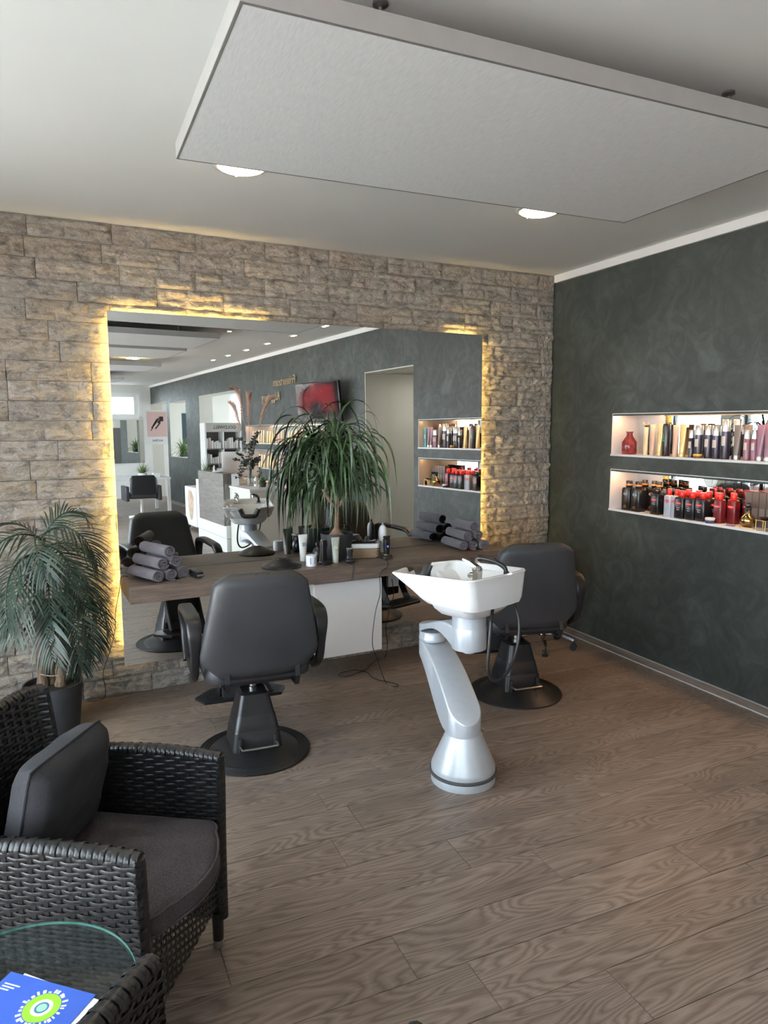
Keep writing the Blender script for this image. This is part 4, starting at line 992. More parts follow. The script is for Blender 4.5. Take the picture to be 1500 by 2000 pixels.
    def seat_outline(k, n=8):
        hx = .224*k; r = min(.05, hx*.55); pts = [(hx, -.225*k)]
        pts = []
        for j in range(n+1): a = R(-90+90*j/n); pts.append((hx-r+r*math.cos(a), -.235*k+r+r*math.sin(a)))
        for j in range(n+1): a = R(90*j/n); pts.append((hx-r+r*math.cos(a), .285*k-r+r*math.sin(a)))
        for j in range(1, 8): x = (hx-r)*(1-2*j/8); pts.append((x, .285*k+.055*(1-(x/(hx-r))**2)))
        for j in range(n+1): a = R(90+90*j/n); pts.append((-hx+r+r*math.cos(a), .285*k-r+r*math.sin(a)))
        for j in range(n+1): a = R(180+90*j/n); pts.append((-hx+r+r*math.cos(a), -.235*k+r+r*math.sin(a)))
        return pts
    for z, k in ((.376, .95), (.380, .985), (.395, 1.0), (.425, 1.0), (.440, .985), (.449, .95), (.457, .85), (.463, .65), (.466, .4), (.467, .15)):
        rings.append([(x, y, z) for x, y in seat_outline(k)])
    cu = MB().rings(rings).build('seat_cushion', MT['cushion'], t, 60)
    for z in (.384, .438): MB().tube([Vector((x, y, z)) for x, y in seat_outline(.995)]+[Vector((*seat_outline(.995)[0], z))], .0042, 6).build('piping', MT['cushion'], cu)
    return t
f1 = Vector((.82, -.575)); c1_ = Vector((-3.478, -2.615))-f1*.262
ch1 = wicker_chair('black wicker armchair with seat cushion and pillow beside the glass table', (c1_.x, c1_.y, 0), math.atan2(-f1.x, f1.y), 'black wicker armchairs round the glass table')
f2 = Vector((.70, .714)); c2_ = Vector((-3.467, -3.375))-f2*.265
ch2 = wicker_chair('black wicker armchair nearest the viewer, cut off by the frame', (c2_.x, c2_.y, 0), math.atan2(-f2.x, f2.y), 'black wicker armchairs round the glass table')
# loose pillow
def pillow(label, hw, hh, th, loc, rot):
    n = 22; v = []; fs = []
    for side in (1, -1):
        for j in range(n+1):
            for i in range(n+1):
                a, b = i/n*2-1, j/n*2-1
                e = (1-abs(a)**3.2)*(1-abs(b)**3.2); pin = 1-.06*(1-abs(a)**2)*(abs(b)**4)-.0; pin2 = 1-.06*(1-abs(b)**2)*(abs(a)**4)
                y = side*th*(max(e, 0)**.30)*(1+.10*mnoise.noise(Vector((a*2.2, b*2.2, side))))+.006*mnoise.noise(Vector((a*5, b*5, side*3)))*e
                cn = 1-.075*(abs(a)*abs(b))**3; v.append((a*hw*pin2*cn, y, b*hh*pin*cn))
    m = (n+1)**2
    for s in (0, 1):
        for j in range(n):
            for i in range(n):
                q_ = s*m+j*(n+1)+i; f = (q_, q_+1, q_+n+2, q_+n+1); fs.append(f if s == 1 else f[::-1])
    o = MB().add(v, fs).build('pillow', MT['pillow'], None, 70)
    ed = [(-1+2*i/n, -1) for i in range(n)]+[(1, -1+2*j/n) for j in range(n)]+[(1-2*i/n, 1) for i in range(n)]+[(-1, 1-2*j/n) for j in range(n)]
    P = [Vector((a*hw*(1-.06*(1-b*b)*a**4), 0, b*hh*(1-.06*(1-a*a)*b**4)))*(1-.075*abs(a*b)**3) for a, b in ed]
    t = thing('throw_pillow', label, 'pillow', loc, 0); t.rotation_euler = rot; o.parent = t; o.name = 'pillow_body'
    MB().tube(P+[P[0]], .004, 6).build('piping', MT['pillow'], t); return t
rz1 = math.atan2(-f1.x, f1.y); pc = Vector((c1_.x, c1_.y, 0))+Matrix.Rotation(rz1, 3, 'Z') @ Vector((.0, -.105, .625))
pillow('charcoal throw pillow leaning on the back of the wicker armchair', 0.180, .162, .074, pc, (R(-13), 0, rz1+R(0)))
# ================================================================== glass table with brochure
tb = thing('glass_table', 'small round glass side table between the wicker armchairs', 'table', (-3.907, -3.007, 0))
TZ = .50
MB().lathe([(.001, TZ-.008), (.2436, TZ-.008), (.2446, TZ-.004), (.2436, TZ), (.001, TZ)], 72).build('glass_top', MT['table_glass'], tb)
MB().lathe([(.2441, TZ-.0075), (.2456, TZ-.004), (.2441, TZ-.0005)], 96, cap0=False, cap1=False).build('glass_rim', MT['glass_edge'], tb)
MB().lathe([(.001, 0), (.15, 0), (.152, .006), (.06, .018), (.030, .03), (.026, .40), (.06, .488), (.06, TZ-.009), (.001, TZ-.009)], 32, (-.05, -.02, 0)).build('pedestal', MT['lacquer'], tb)

# ================================================================== brochure and papers on the glass table
TBZ = TZ
A_, B_ = at(22, 1900, 'z', TBZ), at(190, 1946, 'z', TBZ); ex = (B_-A_).normalized(); ey = Vector((ex.y, -ex.x, 0)); ey = ey if ey.dot(Vector((-.67,-.74,0))) > 0 else -ey
def sheet(label, name, mt, org, rz_off, w, h, z, cat):
    t = thing(name, label, cat, org+Vector((0, 0, z)), math.atan2(ex.y, ex.x)+rz_off)
    MB().box(0, w, -h, 0, 0, .0012).build('paper', mt, t, 0); return t
sheet('white leaflet peeping out from under the blue brochure', 'leaflet', pm('leaflet_white', (.78,.78,.76), .7), A_+ex*.03-ey*.006, R(-4), .20, .20, .0003, 'leaflet')
br = sheet('blue brochure with a lime green ring emblem on the glass table', 'brochure', pm('brochure_blue', (.035,.10,.46), .45), A_, 0, .215, .29, .0018, 'brochure')
C_ = at(81.6, 1971, 'z', TBZ)-A_; ccx, ccy = C_.dot(ex), -abs(C_.dot(ey))
def disc(r0, r1, mt, z, nm='emblem'):
    mb = MB(); n = 40
    mb.rings([[(ccx+r*math.cos(2*PI*k/n), ccy+r*math.sin(2*PI*k/n), .0012+z) for k in range(n)] for r in (r0, r1)], False, False); return mb.build(nm, mt, br, 0)
lime = pm('lime', (.27,.55,.03), .5); wpr = pm('print_white', (.80,.82,.84), .5)
disc(.021, .036, lime, .0002); disc(.014, .021, wpr, .0002); disc(.010, .014, pm('print_navy', (.03,.16,.30), .5), .0002); disc(.0005, .010, pm('print_mint', (.30,.55,.40), .5), .0002)
mb = MB(); q = random.Random(3)
for k in range(26):
    a = 2*PI*k/26+q.uniform(-.08, .08); r0 = .0375; h = q.uniform(.003, .011); w_ = q.uniform(.0015, .0035)
    M = Matrix.Translation((ccx, ccy, .0014)) @ Matrix.Rotation(a, 4, 'Z'); mb.add([(r0, -w_, 0), (r0+h, -w_, 0), (r0+h, w_, 0), (r0, w_, 0)], [(0, 1, 2, 3)], M)
mb.build('print', wpr, br, 0)
mb = MB()
for k in range(9): mb.box(.135+(k // 5)*.003, .135+.045+.02*((k*7) % 3)/2, -.115-k*.0065-(.006 if k > 4 else 0), -.1135-k*.0065-(.006 if k > 4 else 0), .0012, .0013)
for k in range(3): mb.box(.012, .05-.008*k, -.030-k*.007, -.027-k*.007, .0012, .0013)
mb.build('print', wpr, br, 0)

# ================================================================== products in the niches
silver_cap = pm('cap_silver', (.55,.54,.52), .28, .9); aub = pm('can_aubergine', (.022,.017,.030), .25); aub2 = pm('can_indigo', (.028,.024,.046), .25); mauve = pm('tube_mauve', (.23,.105,.15), .3); brown = pm('tube_taupe', (.155,.12,.10), .35)
gold = pm('tube_gold', (.66,.47,.20), .35, .3); pgold = pm('tube_pale_gold', (.74,.60,.38), .4); peach = pm('tube_peach', (.62,.42,.30), .4); dk = pm('bottle_black', (.010,.010,.012), .25); lab = pm('label_cream', (.62,.55,.50), .6)
redc = pm('cap_red', (.55,.020,.018), .3); maroon = pm('bottle_maroon', (.10,.006,.010), .3); wred = pm('label_red', (.62,.02,.03), .5); txw = pm('print_white2', (.85,.85,.85), .6); orange = pm('print_orange', (.75,.25,.03), .5)
LM = lambda x, y, z: Matrix.Translation((x, y, z)) @ Matrix(((0,0,1,0),(1,0,0,0),(0,1,0,0),(0,0,0,1)))     # lettering facing +x
def mk_spray(t, h, r, body, cap, lb=True):
    hc = h*.30
    MB().lathe([(.001, 0), (r*.96, 0), (r, .004), (r, h-hc), (r*.96, h-hc+.001)], 20).build('body', body, t)
    MB().lathe([(r*.97, h-hc+.001), (r*.97, h-.004), (r*.90, h), (.001, h)], 20).build('cap', cap, t)
    if lb: arc_label(r, h*.34, h*.58, .55, lab, t)
def mk_tube(t, h, r, body, cap): squeeze_tube(t, h, r, body, cap, 1.15)
def mk_mouth(t, h, r, body, cap):
    MB().rings([[(a, b, z) for a, b in rrect(r*k, r*1.15*k, .010, 3)] for z, k in ((0, .96), (.004, 1), (h*.70, 1), (h*.76, .9), (h*.78, .55))]).build('body', body, t, 40)
    MB().lathe([(r*.62, h*.78), (r*.66, h*.79), (r*.66, h*.985), (r*.6, h), (.001, h)], 18).build('cap', cap, t)
def brand(t, r, z, size=.0115):
    mb = MB(); n = 18; mb.rings([[(r+.0005, k*.017*math.cos(2*PI*i/n), z+k*.0095*math.sin(2*PI*i/n)) for i in range(n)] for k in (.02, 1)], True, False); mb.build('emblem', wred, t, 0)
    MB().box(r+.0002, r+.0007, -.022, .022, z-.0055, z+.0055).build('emblem_bar', wred, t, 0)
    lettering('Alpecin', size, txw, LM(r+.0012, 0, z-.0035), t)
def mk_red(t, h, r, body, cap, words=()):
    mk_mouth(t, h, r, body, cap); brand(t, r, h*.56)
    for k, wd in enumerate(words): lettering(wd, .009, txw, LM(r+.0010, 0, h*.38-k*.013), t)
def mk_c1(t, h, r, body, cap):
    mk_mouth(t, h, r, body, cap); MB().lathe([(r*.67, h*.84), (r*.68, h*.845), (r*.68, h*.89), (r*.67, h*.895)], 18, cap0=False, cap1=False).build('cap_band', orange, t)
    mb = MB(); n = 18; mb.rings([[(r+.0004, k*.019*math.cos(2*PI*i/n), h*.56+k*.011*math.sin(2*PI*i/n)) for i in range(n)] for k in (.78, 1)], False, False); mb.build('emblem', pm('print_grey2', (.5,.5,.5), .5), t, 0)
    lettering('Alpecin', .0105, txw, LM(r+.0010, 0, h*.56-.003), t); lettering('C1', .022, orange, LM(r+.0010, 0, h*.10), t)
Z1, Z2 = 1.444, 1.051
PROTO = {}
def place(kind, args, name, label, cat, s, w, z, group=None, rz=0, fn=None):
    key = (fn.__name__, *[getattr(a, 'name', a) for a in args])
    if key in PROTO:
        o = copy_tree(PROTO[key]); o.location = DW(s, w, z); o.rotation_euler = (0, 0, RW+rz); o.name = name
        if 'group' in o: del o['group']
        return tag(o, label, cat, group)
    t = thing(name, label, cat, DW(s, w, z), RW+rz, group); fn(t, *args); PROTO[key] = t; return t
# upper niche, from the stone wall outwards
t = thing('glass_decanter', 'pink red glass decanter first in the upper niche', 'bottle', DW(.83, -.06, Z1), RW)
pinkg = NT('pink_glass'); v = pinkg.coords(); nz = pinkg.noise(v, 20, 2); MT['pink_glass'] = pinkg.set(pinkg.ramp(nz, [(.3, (.34,.05,.06)), (.7, (.48,.09,.10))]), .08, 0, Transmission_Weight=.55)
MB().rings([[(a, b, z) for a, b in rrect(k, k, k*.35, 3)] for z, k in ((0, .036), (.005, .040), (.085, .040), (.105, .030), (.128, .017), (.150, .015), (.154, .020), (.160, .020))]).build('body', MT['pink_glass'], t, 50)
place('x', (.205, .022, dk, dk), 'squeeze_tube', 'black tube with a gold bow behind the pink decanter', 'tube', .912, -.14, Z1, None, 0, mk_tube)
bow = MB().tube(spline([(0,0,.205), (0,-.022,.222), (0,-.028,.207), (0,0,.205), (0,.022,.222), (0,.028,.207), (0,0,.205)], 5), .0035, 6).build('bow', pm('bow_gold', (.50,.36,.18), .4, .5), PROTO[('mk_tube', .205, .022, dk.name, dk.name)]); bow.location = (.012, 0, 0)
for i, (s, w, h, r, m_, lb) in enumerate(((.985, -.06, .190, .019, pgold, 'pale gold squeeze tube, leftmost of the gold tubes in the upper niche'), (1.033, -.075, .208, .021, peach, 'peach squeeze tube beside the pale gold one in the upper niche'), (1.118, -.055, .215, .024, gold, 'gold squeeze tube left of the black green printed bottle'), (1.243, -.065, .205, .022, peach, 'peach squeeze tube right of the black green printed bottle'), (1.310, -.055, .212, .024, gold, 'gold squeeze tube left of the dark purple box'))):
    place('t', (h, r, m_, m_), 'squeeze_tube', lb, 'tube', s, w, Z1, 'tubes in the upper niche', 0, mk_tube)
t = thing('shampoo_bottle', 'black bottle with green print among the gold tubes in the upper niche', 'bottle', DW(1.178, -.05, Z1), RW)
MB().lathe([(.001, 0), (.024, 0), (.0255, .004), (.0255, .195), (.022, .212), (.001, .215)], 24).build('body', dk, t)
lettering('MEN', .013, pm('print_green', (.12,.62,.16), .5), LM(.0262, 0, .118), t)
for z in (.108, .10): MB().box(.0255, .0262, -.012, .012, z, z+.0025).build('print', pm('print_green', (.12,.62,.16), .5), t, 0)
t = thing('product_box', 'dark purple carton behind the small spray can in the upper niche', 'box', DW(1.365, -.13, Z1), RW)
MB().rbox(-.024, .024, -.026, .026, 0, .175, .001, 1).build('carton', aub, t, 0); MB().box(.024, .0245, -.012, .012, .07, .105).build('label', lab, t, 0)
SPR = [(1.388, -.05, .175, .019, aub, 'small dark spray can with silver cap, first of the spray cans in the upper niche'), (1.440, -.055, .205, .0245, aub2, 'indigo spray can with silver cap above the left side of the yellow tin'), (1.497, -.075, .205, .0245, aub2, 'indigo spray can with silver cap right of the yellow tin'),
       (1.574, -.055, .200, .0245, aub2, 'indigo spray can with silver cap standing alone mid niche'), (1.635, -.06, .238, .0245, aub2, 'tallest dark spray can with silver cap, left of its twin'), (1.692, -.085, .238, .0245, aub2, 'tallest dark spray can with silver cap, right of its twin'),
       (1.792, -.05, .178, .0195, mauve, 'small mauve spray bottle with silver cap, left of its twin'), (1.834, -.06, .178, .0195, mauve, 'small mauve spray bottle with silver cap, right of its twin'), (1.88, -.17, .238, .0245, aub2, 'tall dark spray can at the back behind the mauve bottles')]
for (s, w, h, r, m_, lb) in SPR: place('s', (h, r, m_, silver_cap), 'spray_can', lb, 'spray can', s, w, Z1, 'silver capped cans in the upper niche', 0, mk_spray)
for (s, w, h, r, m_, lb) in ((1.728, -.045, .205, .021, brown, 'taupe squeeze tube left of its twin in the upper niche'), (1.765, -.085, .205, .021, brown, 'taupe squeeze tube right of its twin in the upper niche'), (1.878, -.05, .208, .022, mauve, 'mauve squeeze tube left of its twin in the upper niche'), (1.928, -.05, .208, .022, mauve, 'mauve squeeze tube right of its twin in the upper niche')):
    place('t', (h, r, m_, silver_cap), 'squeeze_tube', lb, 'tube', s, w, Z1, 'tubes in the upper niche', 0, mk_tube)
t = thing('wax_tin', 'small yellow tin at the front of the upper niche', 'tin', DW(1.468, -.018, Z1), RW)
MB().lathe([(.001, 0), (.024, 0), (.026, .003), (.026, .012), (.024, .014)], 24).build('tin', pm('tin_dark', (.12,.08,.03), .4), t); MB().lathe([(.0255, .014), (.0265, .015), (.0265, .024), (.024, .026), (.001, .026)], 24).build('lid', pm('lid_yellow', (.62,.38,.05), .35), t)
t = thing('product_box', 'turquoise carton at the far end of the upper niche', 'box', DW(2.01, -.085, Z1), RW)
MB().rbox(-.03, .03, -.025, .025, 0, .20, .001, 1).build('carton', pm('carton_turquoise', (.12,.36,.42), .5), t, 0); MB().box(.03, .0305, -.012, .012, .09, .13).build('label', lab, t, 0)
t = thing('paper_flower', 'pink flower ornament above the mauve tubes in the upper niche', 'ornament', DW(1.965, -.16, Z1), RW)
MB().tube([(0,0,0), (0,0,.20)], .003, 6).lathe([(.001, 0), (.02, 0), (.02, .006), (.001, .006)], 14).build('stem', MT['strap'], t)
mb = MB()
for k in range(12):
    a = 2*PI*k/12; M = Matrix.Translation((0, 0, .215)) @ Matrix.Rotation(a, 4, 'Z') @ Matrix.Rotation(R(-35+20*(k % 2)), 4, 'Y'); mb.add([(0, 0, 0), (.018, -.010, .002), (.034, 0, 0), (.018, .010, .002)], [(0, 1, 2, 3)], M)
mb.build('petals', pm('petal_pink', (.75,.18,.35), .6), t, 0)
# lower niche
for i, (s, w, lb) in enumerate(((.852, -.055, 'first black bottle with orange print in the lower niche'), (.948, -.05, 'second black bottle with orange print in the lower niche'))):
    place('c', (.208, .035, dk, dk), 'shampoo_bottle', lb, 'bottle', s, w, Z2, 'orange printed bottles in the lower niche', 0, mk_c1)
for n_, s, w in (('first', .90, -.155), ('second', .985, -.16), ('third', 1.06, -.13)):
    place('c', (.212, .033, dk, dk), 'shampoo_bottle', 'black bottle, %s in the rear row behind the orange printed bottles' % n_, 'bottle', s, w, Z2, 'rear row of black bottles in the lower niche', 0, mk_c1)
for (s, w, lb) in ((1.122, -.05, 'black bottle with a red round emblem, front left of the red capped ones'), (1.190, -.10, 'black bottle with a red round emblem, half hidden by the pale cartons')):
    place('b', (.178, .031, dk, dk, ('Tuning',)), 'shampoo_bottle', lb, 'bottle', s, w, Z2, 'black emblem bottles in the lower niche', 0, mk_red)
greyc = pm('carton_grey', (.42,.44,.50), .45)
for (s, w, lb) in ((1.232, -.045, 'pale grey bottle with red cap, left of its twin'), (1.283, -.06, 'pale grey bottle with red cap, right of its twin')):
    place('b', (.180, .024, greyc, redc, ('Grau',)), 'shampoo_bottle', lb, 'bottle', s, w, Z2, 'pale grey bottles in the lower niche', 0, mk_red)
for (s, w, lb) in ((1.343, -.04, 'black bottle with red cap, first of the front three'), (1.423, -.045, 'black bottle with red cap, second of the front three'), (1.495, -.055, 'black bottle with red cap, third of the front three')):
    place('b', (.178, .032, dk, redc, ('Double', 'Effect')), 'shampoo_bottle', lb, 'bottle', s, w, Z2, 'black red capped bottles in front', 0, mk_red)
for (s, w, n_) in ((1.30, -.145, 'first'), (1.375, -.15, 'second'), (1.455, -.15, 'third'), (1.53, -.145, 'last')):
    place('b', (.178, .032, dk, redc, ('Double', 'Effect')), 'shampoo_bottle', 'black bottle with red cap, %s of the second row in the lower niche' % n_, 'bottle', s, w, Z2, 'black red capped bottles behind', 0, mk_red)
for (s, w, lb) in ((1.61, -.07, 'maroon bottle with red cap, leftmost of the four'), (1.668, -.12, 'maroon bottle with red cap, second of the four'), (1.625, -.165, 'maroon bottle with red cap, rearmost of the four'), (1.71, -.20, 'maroon bottle with red cap, beside the grey cartons')):
    place('b', (.185, .0255, maroon, redc, ()), 'shampoo_bottle', lb, 'bottle', s, w, Z2, 'maroon bottles in the lower niche', 0, mk_red)
t = thing('cream_jar', 'small white lidded jar at the front of the lower niche', 'jar', DW(1.588, -.018, Z2), RW)
MB().lathe([(.001, 0), (.026, 0), (.028, .003), (.028, .018), (.0265, .019)], 24).build('jar', pm('jar_navy', (.05,.06,.12), .35), t); MB().lathe([(.0285, .019), (.0295, .020), (.0295, .032), (.027, .034), (.001, .034)], 24).build('lid', MT['lacquer'], t)
dg = pm('carton_anthracite', (.050,.050,.056), .5); lg = pm('carton_graphite', (.11,.11,.12), .45)
for i, (s, lb) in enumerate(((1.765, 'anthracite carton first behind the brass sprayer'), (1.812, 'anthracite carton second behind the brass sprayer'), (1.859, 'anthracite carton third behind the brass sprayer'), (1.906, 'anthracite carton fourth behind the brass sprayer'), (1.953, 'anthracite carton last behind the brass sprayer'))):
    t = thing('product_box', lb, 'box', DW(s, -.15, Z2), RW, 'anthracite cartons in the lower niche')
    MB().rbox(-.028, .028, -.022, .022, 0, .205, .0012, 1).build('carton', dg, t, 0); MB().box(.028, .0285, -.016, .016, .05, .11).build('label', lg, t, 0)
t = thing('brass_sprayer', 'round brass mister with black trigger head in the lower niche', 'spray bottle', DW(1.815, -.065, Z2), RW+.6)
MB().lathe([(.020, 0), (.026, .003), (.038, .020), (.042, .040), (.038, .060), (.022, .077), (.014, .086), (.013, .100)], 28).build('body', pm('brass', (.34,.24,.10), .16, 1), t)
MB().lathe([(.016, .100), (.016, .122), (.012, .126)], 16).rbox(-.02, .050, -.012, .012, .124, .146, .006, 2).build('spray_head', dk, t)
MB().sweep(spline([(.035, 0, .126), (.055, 0, .110), (.060, 0, .088)], 4), [(-.006, -.003), (.006, -.003), (.006, .003), (-.006, .003)], Vector((1,0,0))).build('trigger', dk, t, 40)
t = thing('folding_comb', 'slim gold comb lying beside the brass mister', 'comb', DW(1.855, -.015, Z2), RW+.2); MB().rbox(-.007, .007, -.045, .045, 0, .006, .002, 1).build('spine', pm('comb_gold', (.62,.50,.30), .35, .6), t)
t = thing('lip_pencil', 'tiny purple stick lying in front of the cartons', 'stick', DW(1.735, -.02, Z2), RW+.1); MB().cyl((0, -.028, .0055), (0, .028, .0055), .005, .0045, 10).build('barrel', pm('stick_purple', (.20,.10,.22), .4), t)
t = thing('gold_stand', 'small gold wire stand with a dark dish at the end of the lower niche', 'stand', DW(1.935, -.05, Z2), RW)
gw = pm('wire_gold', (.62,.45,.18), .25, 1)
for a, b in ((-.03, -.03), (.03, -.03), (.03, .03), (-.03, .03)): MB().cyl((a, b, 0), (a, b, .055), .0025).build('leg', gw, t)
MB().rbox(-.034, .034, -.034, .034, .055, .060, .001, 1).build('tray', gw, t, 0); MB().lathe([(.001, .060), (.02, .060), (.030, .075), (.026, .075), (.001, .066)], 20).build('dish', dk, t)
for (s, w, lb) in ((1.995, -.05, 'tiny brown dropper bottle left of its twin at the lower niche end'), (2.025, -.09, 'tiny brown dropper bottle right of its twin at the lower niche end')):
    t = thing('dropper_bottle', lb, 'bottle', DW(s, w, Z2), RW, 'dropper bottles')
    MB().lathe([(.001, 0), (.011, 0), (.0115, .002), (.0115, .030), (.006, .036)], 14).build('body', pm('amber_glass', (.10,.03,.02), .15), t); MB().lathe([(.0065, .036), (.0065, .048), (.003, .058), (.001, .058)], 12).build('dropper', dk, t)
ORD = 'first second third fourth fifth sixth seventh eighth ninth tenth eleventh twelfth thirteenth fourteenth fifteenth sixteenth seventeenth eighteenth nineteenth twentieth'.split()+['twenty-'+q_ for q_ in 'first second third fourth fifth sixth seventh eighth ninth'.split()]
# long niches seen in the mirror
q = random.Random(11)
for z, nm in ((Z1, 'upper'), (Z2, 'lower')):
    s = 4.42; k = 0
    while s < 7.25:
        m_ = (gold, pgold, peach, pgold, peach)[(k // 3) % 5]
        place('t', ((.205, .19)[(k // 3) % 2], .022, m_, m_), 'squeeze_tube', '%s tube, %s from the right in the long %s mirrored niche' % ({gold: 'gold', pgold: 'pale gold', peach: 'peach'}[m_], ORD[k], nm), 'tube', s, -.07, z, 'tubes in the long %s niche' % nm, 0, mk_tube)
        s += .105 if k % 3 != 2 else .17; k += 1

# ================================================================== what the mirror shows: the wall behind
def wthing(name, label, cat, s, w, z, rz=0, group=None): return thing(name, label, cat, DW(s, w, z), RW+rz, group)
tv = wthing('television', 'flat television on a swivel bracket on the dark wall', 'television', 3.98, .235, 1.985)
TVM = Matrix.Rotation(R(-15), 4, 'Z') @ Matrix.Rotation(R(6.5), 4, 'Y')
MB().rbox(-.025, .012, -.42, .42, -.25, .25, .006, 2, TVM).build('housing', MT['black_plastic'], tv)
MB().box(.0122, .0135, -.405, .405, -.232, .236, TVM).build('screen', plain('screen_black', (.010,.010,.012), .06, var=.1, Specular_IOR_Level=.22), tv, 0)
MB().box(-.05, -.025, -.12, .12, -.12, .12, TVM).box(-.20, -.03, -.025, .025, -.03, .03).box(-.230, -.20, -.06, .06, -.15, .15).build('wall_bracket', MT['black_matt'], tv, 0)
LW = lambda w, s, z: Matrix.Translation((w, s, z)) @ Matrix(((0,0,1,0),(1,0,0,0),(0,1,0,0),(0,0,0,1)))
sg = wthing('wall_sign', 'raised bronze letters of the salon name on the dark wall', 'sign', 0, 0, 0)
brz = pm('letter_bronze', (.46,.36,.24), .4, .5)
for txt, s0, z0 in (('Friseurteam', 5.17, 2.300), ('Rüggeberg', 5.76, 2.095)):
    lettering(txt, .175, brz, LW(.016, s0, z0), sg, .007, 'LEFT', 'letters')
# reception desk
dsk = wthing('reception_desk', 'white reception desk with a grey oak front panel', 'reception desk', 5.3, .7, 0)
MB().box(-.30, .44, -.30, 1.09, .20, .93).build('body', MT['lacquer'], dsk, 0)
MB().box(-.28, .432, -.28, 1.07, 0, .192).build('plinth', MT['lacquer'], dsk, 0)
MB().rbox(.32, .465, -.30, .87, .37, 1.072, .002, 1).build('oak_panel', MT['greyoak'], dsk, 0)
sc_ = wthing('side_counter', 'low white counter with shade painted in as beige, in front of the reception desk, carrying the vase', 'counter', 5.3, .7, 0)
MB().box(-.50, .38, -1.10, -.31, 0, .885).build('body', MT['beige_wall'], sc_, 0)  # beige body colour stands in for the shade on the counter front
MB().rbox(-.51, .39, -1.11, -.305, .885, .912, .002, 1).build('counter_top', MT['lacquer'], sc_, 0)
mon = wthing('monitor', 'white backed monitor leaning on the reception desk', 'monitor', 5.62, .70, .9305, R(12))
MB().rbox(-.26, .26, -.012, .012, .06, .42, .006, 2, Matrix.Rotation(R(-12), 4, 'X')).build('housing', MT['lacquer'], mon)
MB().rbox(-.10, .10, -.07, .09, 0, .01, .003, 1).box(-.03, .03, -.012, .012, .01, .16).build('stand', MT['lacquer'], mon, 0)
# vase with dried grasses
vs = wthing('flower_vase', 'glass vase with pink pampas plumes and dark eucalyptus on the desk', 'vase', 4.80, .86, .912)
MB().lathe([(.045, 0), (.050, .004), (.047, .10), (.036, .20), (.040, .26), (.037, .26), (.033, .20), (.043, .10), (.044, .008), (.001, .008)], 28, cap1=False).build('glass', MT['clear_glass'], vs)
q = random.Random(8); plum = pm('pampas_pink', (.50,.31,.24), .9); euc = pm('eucalyptus', (.060,.075,.060), .6)
for k, (a, ln, lean_) in enumerate(((.3, 1.18, .10), (2.0, 1.12, .17), (3.6, 1.05, .22), (5.0, 1.10, .15), (1.2, 1.0, .25))):
    end = Vector((math.cos(a)*lean_, math.sin(a)*lean_, ln)); st_ = [Vector((0,0,.02)), Vector((end.x*.25, end.y*.25, ln*.5)), end*.97]
    MB().tube(spline(st_, 6), .0022, 5).build('stalk', plum, vs); mb = MB(); top = spline([st_[1].lerp(end, .45), end, end+Vector((math.cos(a)*.09, math.sin(a)*.09, .09))], 9); n = len(top)
    for i, c in enumerate(top):
        for j in range(18):
            an = q.uniform(0, 6.28); L = .10*math.sin(PI*(i+1)/(n+1))*q.uniform(.6, 1.2)+.01; tg = (top[min(i+1, n-1)]-top[max(i-1, 0)]).normalized(); d = (Vector((math.cos(an), math.sin(an), .1))*.5+tg).normalized()
            sd = d.orthogonal()*.0035; e = c+d*L+Vector((math.cos(a)*.02, math.sin(a)*.02, 0)); mb.add([tuple(c+sd), tuple(c-sd), tuple(e)], [(0, 1, 2)])
    tag(mb.build('plume', plum, vs, 0), kind='stuff')
mb = MB()
for k in range(15):
    a = q.uniform(0, 6.28); r_ = q.uniform(.06, .24); h = q.uniform(.30, .72); drop = k > 10; e = Vector((math.cos(a)*r_, math.sin(a)*r_, h if not drop else .12)); path = spline([(0,0,.05), (e.x*.35, e.y*.35, (h if not drop else .42)*.8), e], 7)
    mb.tube(path, .0018, 4)
    for c in path[5:]:
        for s_ in range(4):
            an = q.uniform(0, 6.28); d = Vector((math.cos(an), math.sin(an), q.uniform(-.4, .6))).normalized(); o1 = d.orthogonal().normalized()*.015; c2 = c+d*.024
            mb.add([tuple(c), tuple(c2+o1), tuple(c2+d*.016), tuple(c2-o1)], [(0, 1, 2, 3)])
tag(mb.build('foliage', euc, vs, 0), kind='stuff')
t = wthing('wine_bottle', 'dark bottle with pale label on the desk beside the vase', 'bottle', 4.62, .55, .912)
MB().lathe([(.001, 0), (.036, 0), (.038, .004), (.038, .17), (.030, .20), (.014, .225), (.014, .30)], 20).build('body', dk, t); o = arc_label(.038, .05, .13, 1.2, lab, t)
t = wthing('pump_bottle', 'small pale bottle in front of the vase', 'bottle', 4.66, .83, .912); MB().lathe([(.001, 0), (.026, 0), (.027, .003), (.027, .10), (.012, .115), (.012, .13)], 18).build('body', cream, t); arc_label(.027, .03, .07, 1.2, pm('label_dark', (.2,.15,.12), .5), t)
